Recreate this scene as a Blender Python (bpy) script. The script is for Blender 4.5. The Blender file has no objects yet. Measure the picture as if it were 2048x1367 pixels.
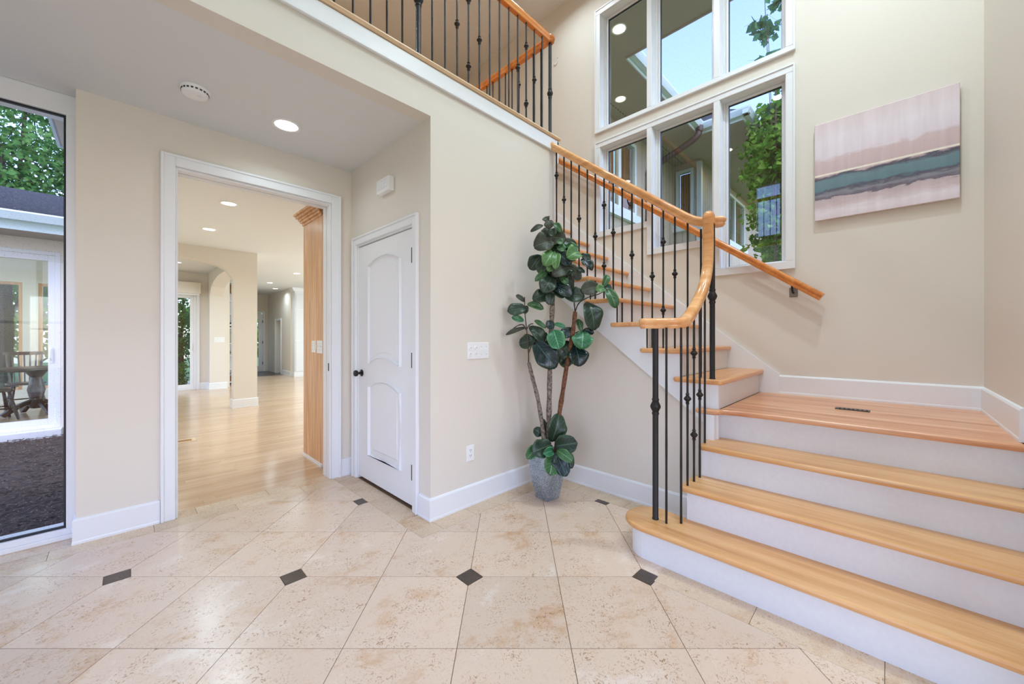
import bpy, bmesh, math, random
from mathutils import Vector, Matrix
random.seed(7)
S = bpy.context.scene
COL = S.collection
PI = math.pi

# ------------------------------------------------------------------ camera
CAM_H = 1.27
YAW = math.radians(44.5)            # angle of the view from the +X wall direction
cd = bpy.data.cameras.new('camera')
cam = bpy.data.objects.new('camera', cd)
COL.objects.link(cam)
cam.location = (0, 0, CAM_H)
cam.rotation_euler = (PI / 2, 0, YAW - PI / 2)
cd.sensor_width = 36.0
cd.lens = 767.0 / 2048 * 36.0
cd.shift_y = -(683.5 - 672.0) / 2048
cd.clip_start = 0.02
cd.clip_end = 300
S.camera = cam

# ------------------------------------------------------------------ view, world, lights
S.view_settings.view_transform = 'Standard'
S.view_settings.look = 'None'
S.view_settings.exposure = 0.0
S.view_settings.gamma = 1.0
S.view_settings.use_curve_mapping = False
S.cycles.max_bounces = 7
S.cycles.diffuse_bounces = 5
S.cycles.glossy_bounces = 3
S.cycles.adaptive_threshold = 0.025
S.cycles.transparent_max_bounces = 16
S.cycles.sample_clamp_indirect = 6.0
S.cycles.caustics_reflective = False
S.cycles.caustics_refractive = False

W = bpy.data.worlds.new('world')
S.world = W
W.use_nodes = True
wn = W.node_tree
wn.nodes.clear()
w_out = wn.nodes.new('ShaderNodeOutputWorld')
w_bg = wn.nodes.new('ShaderNodeBackground')
w_sky = wn.nodes.new('ShaderNodeTexSky')
w_sky.sky_type = 'NISHITA'
w_sky.sun_disc = False
w_sky.sun_elevation = math.radians(48)
w_sky.sun_rotation = math.radians(200)
w_sky.air_density = 1.0
w_sky.dust_density = 1.0
w_tc = wn.nodes.new('ShaderNodeTexCoord')
w_map = wn.nodes.new('ShaderNodeMapping')
w_map.inputs['Scale'].default_value = (1.0, 1.0, 2.6)
w_noise = wn.nodes.new('ShaderNodeTexNoise')
w_noise.inputs['Scale'].default_value = 2.2
w_noise.inputs['Detail'].default_value = 6
w_ramp = wn.nodes.new('ShaderNodeValToRGB')
w_ramp.color_ramp.elements[0].position = 0.48
w_ramp.color_ramp.elements[0].color = (0.02, 0.02, 0.02, 1)
w_ramp.color_ramp.elements[1].position = 0.8
w_ramp.color_ramp.elements[1].color = (0.5, 0.5, 0.5, 1)
w_mix = wn.nodes.new('ShaderNodeMixRGB')
w_gain = wn.nodes.new('ShaderNodeMixRGB')
w_gain.blend_type = 'MULTIPLY'
w_gain.inputs[0].default_value = 1.0
SKY_GAIN = 0.6
w_gain.inputs[2].default_value = (SKY_GAIN * 1.15, SKY_GAIN * 1.1, SKY_GAIN * 1.42, 1)
wn.links.new(w_tc.outputs['Generated'], w_map.inputs['Vector'])
wn.links.new(w_map.outputs['Vector'], w_noise.inputs['Vector'])
wn.links.new(w_noise.outputs['Fac'], w_ramp.inputs['Fac'])
wn.links.new(w_sky.outputs['Color'], w_gain.inputs[1])
wn.links.new(w_ramp.outputs['Color'], w_mix.inputs['Fac'])
wn.links.new(w_gain.outputs['Color'], w_mix.inputs[1])
w_mix.inputs[2].default_value = (0.92, 0.95, 1.0, 1)
wn.links.new(w_mix.outputs['Color'], w_bg.inputs['Color'])
w_bg.inputs['Strength'].default_value = 1.0
wn.links.new(w_bg.outputs['Background'], w_out.inputs['Surface'])

def sun(name, energy, rot, angle):
    l = bpy.data.lights.new(name, 'SUN'); l.energy = energy; l.angle = math.radians(angle)
    l.color = (1.0, 0.95, 0.86)
    o = bpy.data.objects.new(name, l); COL.objects.link(o); o.rotation_euler = rot
    return o
sun('sun', 1.2, (math.radians(20), 0, math.radians(-45)), 8.0)

def area(name, loc, size, energy, color, direction):
    l = bpy.data.lights.new(name, 'AREA'); l.shape = 'RECTANGLE'
    l.size, l.size_y = size; l.energy = energy; l.color = color
    o = bpy.data.objects.new(name, l); COL.objects.link(o)
    o.location = loc
    o.rotation_euler = Vector(direction).to_track_quat('-Z', 'Y').to_euler()
    return o
FILL_COL = (0.73, 0.89, 0.945)
WARM = (1.0, 0.93, 0.84)
# added fill panels imitating daylight from invented windows behind the camera
area('entry_fill', (-0.4, -2.70, 1.52), (3.3, 2.1), 24, (0.74, 0.9, 0.96), (0, 1, 0))
area('side_fill', (-2.72, 0.1, 1.3), (2.4, 2.3), 10, FILL_COL, (1, 0, 0))
# added out-of-view panels that brighten the far rooms
area('living_fill', (6.35, 8.6, 1.5), (5.0, 2.2), 230, FILL_COL, (-1, 0, 0))
area('dining_fill', (-3.3, 10.0, 1.4), (2.6, 2.0), 22, FILL_COL, (1, 0, 0))

# ------------------------------------------------------------------ materials
def nmat(name):
    m = bpy.data.materials.new(name); m.use_nodes = True
    nt = m.node_tree
    return m, nt, nt.nodes['Principled BSDF']
def N(nt, t, **kw):
    n = nt.nodes.new(t)
    for k, v in kw.items():
        if k in n.inputs: n.inputs[k].default_value = v
        else: setattr(n, k, v)
    return n
def ramp(nt, stops):
    r = nt.nodes.new('ShaderNodeValToRGB'); e = r.color_ramp.elements
    while len(e) < len(stops): e.new(0.5)
    for i, (p, c) in enumerate(stops):
        e[i].position = p; e[i].color = (c[0], c[1], c[2], 1)
    return r
def lin(r, g, b):
    f = lambda c: (c / 255 / 12.92) if c / 255 <= 0.04045 else ((c / 255 + 0.055) / 1.055) ** 2.4
    return (f(r), f(g), f(b))
def plain(name, col, rough=0.5, metal=0.0, bump=0.0, bscale=60.0, spec=0.5, var=0.0):
    m, nt, p = nmat(name)
    p.inputs['Base Color'].default_value = (*col, 1)
    p.inputs['Roughness'].default_value = rough
    p.inputs['Metallic'].default_value = metal
    p.inputs['Specular IOR Level'].default_value = spec
    tc = N(nt, 'ShaderNodeTexCoord')
    if bump or var:
        no = N(nt, 'ShaderNodeTexNoise', Scale=bscale, Detail=4.0)
        nt.links.new(tc.outputs['Object'], no.inputs['Vector'])
    if bump:
        b = N(nt, 'ShaderNodeBump', Strength=bump, Distance=0.004)
        nt.links.new(no.outputs['Fac'], b.inputs['Height'])
        nt.links.new(b.outputs['Normal'], p.inputs['Normal'])
    if var:
        r = ramp(nt, [(0.3, tuple(c * (1 - var) for c in col)), (0.7, tuple(min(1, c * (1 + var)) for c in col))])
        nt.links.new(no.outputs['Fac'], r.inputs['Fac'])
        nt.links.new(r.outputs['Color'], p.inputs['Base Color'])
    return m
def emit(name, col, strength):
    m, nt, p = nmat(name)
    p.inputs['Base Color'].default_value = (*col, 1)
    p.inputs['Emission Color'].default_value = (*col, 1)
    p.inputs['Emission Strength'].default_value = strength
    return m
def travertine(name, base, dark, light, rough, dscale=1.0):
    m, nt, p = nmat(name)
    tc = N(nt, 'ShaderNodeTexCoord'); oi = N(nt, 'ShaderNodeObjectInfo')
    mul = N(nt, 'ShaderNodeVectorMath', operation='SCALE'); mul.inputs['Scale'].default_value = 37.0
    comb = N(nt, 'ShaderNodeCombineXYZ')
    nt.links.new(oi.outputs['Random'], comb.inputs[0]); nt.links.new(oi.outputs['Random'], comb.inputs[2])
    nt.links.new(comb.outputs[0], mul.inputs[0])
    add = N(nt, 'ShaderNodeVectorMath', operation='ADD')
    nt.links.new(tc.outputs['Object'], add.inputs[0]); nt.links.new(mul.outputs[0], add.inputs[1])
    mp = N(nt, 'ShaderNodeMapping'); mp.inputs['Scale'].default_value = (1.0, 1.35, 1.0)
    mp.inputs['Rotation'].default_value = (0, 0, 0.9)
    nt.links.new(add.outputs[0], mp.inputs['Vector'])
    n1 = N(nt, 'ShaderNodeTexNoise', Scale=2.6 * dscale, Detail=12.0, Roughness=0.74, Distortion=0.25)
    nt.links.new(mp.outputs[0], n1.inputs['Vector'])
    r1 = ramp(nt, [(0.34, dark), (0.47, base), (0.57, base), (0.70, light)])
    nt.links.new(n1.outputs['Fac'], r1.inputs['Fac'])
    n2 = N(nt, 'ShaderNodeTexNoise', Scale=48.0, Detail=4.0, Roughness=0.65, Distortion=2.2)
    nt.links.new(add.outputs[0], n2.inputs['Vector'])
    r2 = ramp(nt, [(0.36, (0.50, 0.34, 0.2)), (0.45, (1, 1, 1)), (1.0, (1, 1, 1))])
    nt.links.new(n2.outputs['Fac'], r2.inputs['Fac'])
    n3 = N(nt, 'ShaderNodeTexNoise', Scale=7.0, Detail=4.0)
    nt.links.new(add.outputs[0], n3.inputs['Vector'])
    r3 = ramp(nt, [(0.40, (0.12, 0.12, 0.12)), (0.60, (0.85, 0.85, 0.85))])
    nt.links.new(n3.outputs['Fac'], r3.inputs['Fac'])
    mx = N(nt, 'ShaderNodeMixRGB', blend_type='MULTIPLY')
    nt.links.new(r3.outputs['Color'], mx.inputs['Fac']); nt.links.new(r1.outputs['Color'], mx.inputs[1]); nt.links.new(r2.outputs['Color'], mx.inputs[2])
    hv = N(nt, 'ShaderNodeHueSaturation')
    mr = N(nt, 'ShaderNodeMapRange'); mr.inputs['To Min'].default_value = 0.93; mr.inputs['To Max'].default_value = 1.06
    nt.links.new(oi.outputs['Random'], mr.inputs['Value']); nt.links.new(mr.outputs[0], hv.inputs['Value'])
    nt.links.new(mx.outputs[0], hv.inputs['Color'])
    nt.links.new(hv.outputs['Color'], p.inputs['Base Color'])
    rr = N(nt, 'ShaderNodeMapRange'); rr.inputs['To Min'].default_value = rough + 0.12; rr.inputs['To Max'].default_value = rough
    nt.links.new(n2.outputs['Fac'], rr.inputs['Value']); nt.links.new(rr.outputs[0], p.inputs['Roughness'])
    b = N(nt, 'ShaderNodeBump', Strength=0.06, Distance=0.003)
    nt.links.new(r2.outputs['Color'], b.inputs['Height']); nt.links.new(b.outputs['Normal'], p.inputs['Normal'])
    return m
def wood(name, c_dark, c_mid, c_light, axis='y', rough=0.3, grain=1.0, spec=0.5, contrast=1.0):
    m, nt, p = nmat(name)
    tc = N(nt, 'ShaderNodeTexCoord'); oi = N(nt, 'ShaderNodeObjectInfo')
    mul = N(nt, 'ShaderNodeVectorMath', operation='SCALE'); mul.inputs['Scale'].default_value = 23.0
    comb = N(nt, 'ShaderNodeCombineXYZ')
    for i in range(3): nt.links.new(oi.outputs['Random'], comb.inputs[i])
    nt.links.new(comb.outputs[0], mul.inputs[0])
    add = N(nt, 'ShaderNodeVectorMath', operation='ADD')
    nt.links.new(tc.outputs['Object'], add.inputs[0]); nt.links.new(mul.outputs[0], add.inputs[1])
    mp = N(nt, 'ShaderNodeMapping')
    sc = {'x': (0.9, 14, 14), 'y': (14, 0.9, 14), 'z': (14, 14, 0.9)}[axis]
    mp.inputs['Scale'].default_value = tuple(v * grain for v in sc)
    nt.links.new(add.outputs[0], mp.inputs['Vector'])
    n1 = N(nt, 'ShaderNodeTexNoise', Scale=1.0, Detail=6.0, Roughness=0.6, Distortion=0.5)
    nt.links.new(mp.outputs[0], n1.inputs['Vector'])
    lo, hi = 0.5 - 0.2 / contrast, 0.5 + 0.2 / contrast
    r1 = ramp(nt, [(lo, c_dark), (0.5, c_mid), (hi, c_light)])
    nt.links.new(n1.outputs['Fac'], r1.inputs['Fac'])
    n2 = N(nt, 'ShaderNodeTexNoise', Scale=7.0, Detail=3.0)
    nt.links.new(mp.outputs[0], n2.inputs['Vector'])
    r2 = ramp(nt, [(0.3, (0.9, 0.88, 0.86)), (0.6, (1, 1, 1))])
    nt.links.new(n2.outputs['Fac'], r2.inputs['Fac'])
    mx = N(nt, 'ShaderNodeMixRGB', blend_type='MULTIPLY'); mx.inputs['Fac'].default_value = 0.8
    nt.links.new(r1.outputs['Color'], mx.inputs[1]); nt.links.new(r2.outputs['Color'], mx.inputs[2])
    nt.links.new(mx.outputs[0], p.inputs['Base Color'])
    p.inputs['Roughness'].default_value = rough
    p.inputs['Specular IOR Level'].default_value = spec
    return m
def plank_floor(name, cols, width, length, rough):
    m, nt, p = nmat(name)
    tc = N(nt, 'ShaderNodeTexCoord')
    br = N(nt, 'ShaderNodeTexBrick')
    br.offset = 0.0; br.offset_frequency = 2; br.squash = 1.0
    br.inputs['Scale'].default_value = 1.0
    br.inputs['Mortar Size'].default_value = 0.0012
    br.inputs['Mortar Smooth'].default_value = 0.2
    br.inputs['Bias'].default_value = 0.0
    br.inputs['Brick Width'].default_value = length
    br.inputs['Row Height'].default_value = width
    br.inputs['Color1'].default_value = (*cols[0], 1)
    br.inputs['Color2'].default_value = (*cols[1], 1)
    br.inputs['Mortar'].default_value = (*[c * 0.55 for c in cols[0]], 1)
    sp_ = N(nt, 'ShaderNodeSeparateXYZ'); nt.links.new(tc.outputs['Object'], sp_.inputs[0])
    dv_ = N(nt, 'ShaderNodeMath', operation='DIVIDE'); dv_.inputs[1].default_value = width; nt.links.new(sp_.outputs[1], dv_.inputs[0])
    fl_ = N(nt, 'ShaderNodeMath', operation='FLOOR'); nt.links.new(dv_.outputs[0], fl_.inputs[0])
    wn_ = N(nt, 'ShaderNodeTexWhiteNoise'); wn_.noise_dimensions = '1D'; nt.links.new(fl_.outputs[0], wn_.inputs['W'])
    ma_ = N(nt, 'ShaderNodeMath', operation='MULTIPLY_ADD'); ma_.inputs[1].default_value = length * 7.3; nt.links.new(wn_.outputs['Value'], ma_.inputs[0]); nt.links.new(sp_.outputs[0], ma_.inputs[2])
    cb_ = N(nt, 'ShaderNodeCombineXYZ'); nt.links.new(ma_.outputs[0], cb_.inputs[0]); nt.links.new(sp_.outputs[1], cb_.inputs[1])
    nt.links.new(cb_.outputs[0], br.inputs['Vector'])
    mp = N(nt, 'ShaderNodeMapping'); mp.inputs['Scale'].default_value = (1.2, 26, 1)
    nt.links.new(tc.outputs['Object'], mp.inputs['Vector'])
    n1 = N(nt, 'ShaderNodeTexNoise', Scale=1.4, Detail=5.0, Distortion=0.4)
    nt.links.new(mp.outputs[0], n1.inputs['Vector'])
    r = ramp(nt, [(0.3, (0.86, 0.83, 0.8)), (0.62, (1.04, 1.04, 1.04))])
    nt.links.new(n1.outputs['Fac'], r.inputs['Fac'])
    mx = N(nt, 'ShaderNodeMixRGB', blend_type='MULTIPLY'); mx.inputs['Fac'].default_value = 0.9
    nt.links.new(br.outputs['Color'], mx.inputs[1]); nt.links.new(r.outputs['Color'], mx.inputs[2])
    nt.links.new(mx.outputs[0], p.inputs['Base Color'])
    p.inputs['Roughness'].default_value = rough
    return m
def glass(name, tint=(1, 1, 1), refl=1.0, specks=0.0):
    m = bpy.data.materials.new(name); m.use_nodes = True; nt = m.node_tree; nt.nodes.clear()
    out = N(nt, 'ShaderNodeOutputMaterial'); tr = N(nt, 'ShaderNodeBsdfTransparent'); gl = N(nt, 'ShaderNodeBsdfGlossy')
    tr.inputs['Color'].default_value = (*tint, 1)
    gl.inputs['Roughness'].default_value = 0.0
    fr = N(nt, 'ShaderNodeLayerWeight', Blend=0.5)           # Schlick reflectance, the same from both sides
    pw5 = N(nt, 'ShaderNodeMath', operation='POWER'); pw5.inputs[1].default_value = 5.0
    nt.links.new(fr.outputs['Facing'], pw5.inputs[0])
    mu = N(nt, 'ShaderNodeMath', operation='MULTIPLY_ADD', use_clamp=True); mu.inputs[1].default_value = 0.95 * min(1.0, refl); mu.inputs[2].default_value = 0.043 * refl
    nt.links.new(pw5.outputs[0], mu.inputs[0])
    mx = N(nt, 'ShaderNodeMixShader')
    nt.links.new(mu.outputs[0], mx.inputs[0]); nt.links.new(tr.outputs[0], mx.inputs[1]); nt.links.new(gl.outputs[0], mx.inputs[2])
    last = mx
    if specks:
        tc = N(nt, 'ShaderNodeTexCoord')
        vo = N(nt, 'ShaderNodeTexVoronoi', Scale=55.0)
        nt.links.new(tc.outputs['Object'], vo.inputs['Vector'])
        lt = N(nt, 'ShaderNodeMath', operation='LESS_THAN'); lt.inputs[1].default_value = 0.16
        nt.links.new(vo.outputs['Distance'], lt.inputs[0])
        no = N(nt, 'ShaderNodeTexNoise', Scale=3.0)
        nt.links.new(tc.outputs['Object'], no.inputs['Vector'])
        m2 = N(nt, 'ShaderNodeMath', operation='MULTIPLY'); nt.links.new(lt.outputs[0], m2.inputs[0]); nt.links.new(no.outputs['Fac'], m2.inputs[1])
        m3 = N(nt, 'ShaderNodeMath', operation='MULTIPLY'); m3.inputs[1].default_value = specks; nt.links.new(m2.outputs[0], m3.inputs[0])
        df = N(nt, 'ShaderNodeBsdfDiffuse'); df.inputs['Color'].default_value = (0.85, 0.87, 0.86, 1)
        mx2 = N(nt, 'ShaderNodeMixShader')
        nt.links.new(m3.outputs[0], mx2.inputs[0]); nt.links.new(mx.outputs[0], mx2.inputs[1]); nt.links.new(df.outputs[0], mx2.inputs[2])
        last = mx2
    nt.links.new(last.outputs[0], out.inputs['Surface'])
    return m
def leaf_mat(name, blade, edge, vein, rough=0.35):
    m, nt, p = nmat(name)
    uv = N(nt, 'ShaderNodeUVMap'); uv.uv_map = 'UVMap'
    sep = N(nt, 'ShaderNodeSeparateXYZ'); nt.links.new(uv.outputs[0], sep.inputs[0])
    ab = N(nt, 'ShaderNodeMath', operation='ABSOLUTE'); nt.links.new(sep.outputs[1], ab.inputs[0])   # 0 midrib .. 1 margin
    re = ramp(nt, [(0.0, vein), (0.035, vein), (0.06, blade), (0.72, blade), (0.98, edge)])
    nt.links.new(ab.outputs[0], re.inputs['Fac'])
    mm = N(nt, 'ShaderNodeMath', operation='MULTIPLY_ADD'); mm.inputs[1].default_value = -0.28
    nt.links.new(ab.outputs[0], mm.inputs[0]); nt.links.new(sep.outputs[0], mm.inputs[2])
    fr = N(nt, 'ShaderNodeMath', operation='MULTIPLY'); fr.inputs[1].default_value = 7.0; nt.links.new(mm.outputs[0], fr.inputs[0])
    ff = N(nt, 'ShaderNodeMath', operation='FRACT'); nt.links.new(fr.outputs[0], ff.inputs[0])
    rv = ramp(nt, [(0.0, (1, 1, 1)), (0.07, (0, 0, 0)), (0.93, (0, 0, 0)), (1.0, (1, 1, 1))])
    nt.links.new(ff.outputs[0], rv.inputs['Fac'])
    sc = N(nt, 'ShaderNodeMath', operation='MULTIPLY'); sc.inputs[1].default_value = 0.55; nt.links.new(rv.outputs['Color'], sc.inputs[0])
    mx = N(nt, 'ShaderNodeMixRGB'); mx.inputs[2].default_value = (*vein, 1)
    nt.links.new(sc.outputs[0], mx.inputs['Fac']); nt.links.new(re.outputs['Color'], mx.inputs[1])
    nt.links.new(mx.outputs[0], p.inputs['Base Color'])
    p.inputs['Roughness'].default_value = rough
    b = N(nt, 'ShaderNodeBump', Strength=0.35, Distance=0.003)
    nt.links.new(rv.outputs['Color'], b.inputs['Height']); nt.links.new(b.outputs['Normal'], p.inputs['Normal'])
    return m

M = {}
M['wall'] = plain('wall_paint', lin(225, 217, 206), 0.65, bump=0.05, bscale=220)
M['ceil'] = plain('ceiling_paint', lin(222, 222, 221), 0.8, bump=0.03, bscale=200)
M['trim'] = plain('trim_paint', lin(234, 235, 238), 0.35, bump=0.02, bscale=90)
M['riser'] = plain('riser_paint', lin(226, 228, 231), 0.4, bump=0.04, bscale=50, var=0.02)
M['grout'] = plain('grout', lin(128, 102, 80), 0.8)
M['tile'] = travertine('travertine', lin(222, 198, 176), lin(205, 165, 128), lin(234, 219, 204), 0.16)
M['tile_border'] = travertine('travertine_border', lin(216, 192, 164), lin(199, 162, 124), lin(229, 211, 190), 0.22)
M['inset'] = travertine('brown_marble', lin(76, 63, 53), lin(52, 43, 37), lin(126, 110, 94), 0.25, 3.0)
M['tread'] = wood('maple_tread', lin(202, 142, 86), lin(221, 167, 110), lin(232, 186, 133), 'y', 0.28, 1.0, 0.5, 1.2)
M['tread_x'] = wood('maple_tread_cross', lin(206, 140, 88), lin(226, 164, 108), lin(236, 182, 128), 'x', 0.28, 1.0)
M['nosing'] = wood('maple_nosing', lin(222, 186, 146), lin(232, 202, 166), lin(240, 214, 182), 'x', 0.3, 1.0)
M['pewter'] = plain('pewter', lin(128, 118, 106), 0.4, metal=0.5)
M['landing'] = wood('maple_landing', lin(200, 134, 92), lin(220, 158, 116), lin(232, 180, 140), 'y', 0.3, 1.0, 0.5, 1.6)
M['rail'] = wood('maple_rail', lin(206, 138, 82), lin(226, 162, 104), lin(238, 186, 132), 'y', 0.16, 0.8)
M['rail_x'] = wood('maple_rail_cross', lin(192, 110, 48), lin(216, 134, 66), lin(228, 156, 90), 'x', 0.18, 0.8)
M['cab'] = wood('oak_cabinet', lin(196, 142, 96), lin(218, 168, 122), lin(232, 188, 146), 'z', 0.28, 1.6, 0.5, 1.3)
M['floorwood'] = plank_floor('maple_floor', [lin(219, 187, 156), lin(205, 169, 134)], 0.0572, 0.9, 0.17)
M['iron'] = plain('wrought_iron', lin(38, 34, 31), 0.42, metal=0.35, bump=0.5, bscale=130)
M['bronze'] = plain('dark_bronze', lin(44, 40, 38), 0.35, metal=0.6)
M['glass'] = glass('window_glass', (0.94, 0.97, 0.965), 1.5, 0.3)
M['glass_clear'] = glass('courtyard_glass', (0.95, 0.97, 0.97), 0.25, 0.3)
M['glass_dark'] = glass('far_glass', (0.88, 0.92, 0.91), 1.0, 0.0)
M['black'] = plain('black_gasket', lin(22, 22, 24), 0.5)
M['vinyl'] = plain('window_vinyl', lin(232, 232, 234), 0.3)
M['plastic'] = plain('white_plastic', lin(238, 238, 238), 0.35)
M['slot'] = plain('dark_slot', lin(48, 46, 46), 0.6)
M['lens'] = emit('lamp_lens', (1.0, 0.97, 0.92), 6.0)
M['warm_lens'] = emit('warm_lamp_lens', (1.0, 0.8, 0.5), 5.0)
M['pot'] = None
M['ext'] = plain('stucco', lin(176, 168, 150), 0.9, bump=0.4, bscale=90, var=0.06)
M['soffit'] = plain('soffit_paint', lin(172, 160, 146), 0.8, bump=0.3, bscale=160, var=0.05)
M['gutter'] = plain('gutter_paint', lin(206, 222, 220), 0.4)
M['downspout'] = plain('brown_downspout', lin(74, 58, 52), 0.45)
M['shingle'] = plain('shingle_roof', lin(78, 82, 88), 0.9, bump=0.8, bscale=40, var=0.25)
M['blind'] = wood('wood_blind', lin(128, 82, 40), lin(160, 108, 58), lin(184, 132, 78), 'z', 0.5, 1.2)
M['mulch'] = plain('mulch', lin(74, 56, 45), 0.95, bump=1.0, bscale=38, var=0.7)
M['grass'] = plain('lawn', lin(92, 118, 58), 0.9, bump=0.8, bscale=30, var=0.3)
M['bark'] = plain('tree_bark', lin(92, 80, 66), 0.9, bump=0.8, bscale=30, var=0.2)
M['darkwood'] = wood('walnut', lin(52, 30, 22), lin(76, 46, 34), lin(98, 62, 46), 'z', 0.3, 1.0)
M['floor_dark'] = plain('slate_floor', lin(92, 84, 80), 0.35, var=0.2, bscale=4)
def hammered(name):
    m, nt, p = nmat(name)
    tc = N(nt, 'ShaderNodeTexCoord')
    vo = N(nt, 'ShaderNodeTexVoronoi', Scale=170.0); nt.links.new(tc.outputs['Object'], vo.inputs['Vector'])
    no = N(nt, 'ShaderNodeTexNoise', Scale=9.0, Detail=5.0); nt.links.new(tc.outputs['Object'], no.inputs['Vector'])
    r = ramp(nt, [(0.3, lin(128, 142, 156)), (0.55, lin(168, 182, 196)), (0.78, lin(206, 214, 222))])
    mx = N(nt, 'ShaderNodeMixRGB'); mx.inputs['Fac'].default_value = 0.55
    nt.links.new(no.outputs['Fac'], mx.inputs[1]); nt.links.new(vo.outputs['Color'], mx.inputs[2])
    nt.links.new(mx.outputs[0], r.inputs['Fac'])
    nt.links.new(r.outputs['Color'], p.inputs['Base Color'])
    p.inputs['Metallic'].default_value = 0.75; p.inputs['Roughness'].default_value = 0.3
    b = N(nt, 'ShaderNodeBump', Strength=0.5, Distance=0.004)
    nt.links.new(vo.outputs['Distance'], b.inputs['Height']); nt.links.new(b.outputs['Normal'], p.inputs['Normal'])
    return m
M['pot'] = hammered('hammered_zinc')
M['soil'] = plain('potting_moss', lin(44, 46, 30), 0.95, bump=1.0, bscale=60)
M['twig'] = plain('plant_twig', lin(70, 60, 48), 0.8)
M['trunk_grey'] = plain('plant_trunk_grey', lin(122, 110, 100), 0.9, bump=1.0, bscale=55, var=0.75)
M['trunk_brown'] = plain('plant_trunk_brown', lin(112, 74, 52), 0.9, bump=1.0, bscale=55, var=0.6)
M['leaf_d'] = leaf_mat('leaf_dark', lin(30, 50, 36), lin(50, 76, 48), lin(72, 98, 70))
M['leaf_b'] = leaf_mat('leaf_blue', lin(18, 38, 38), lin(28, 56, 42), lin(62, 90, 86), 0.25)
M['leaf_g'] = leaf_mat('leaf_green', lin(44, 88, 48), lin(76, 122, 66), lin(120, 156, 100))
M['leaf_l'] = leaf_mat('leaf_light', lin(70, 116, 60), lin(124, 164, 96), lin(136, 172, 110))
M['leaf_t'] = leaf_mat('leaf_teal', lin(40, 104, 68), lin(92, 150, 100), lin(110, 164, 116))
M['leaf_o'] = leaf_mat('leaf_olive', lin(50, 56, 42), lin(76, 84, 58), lin(88, 94, 70), 0.5)

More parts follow.
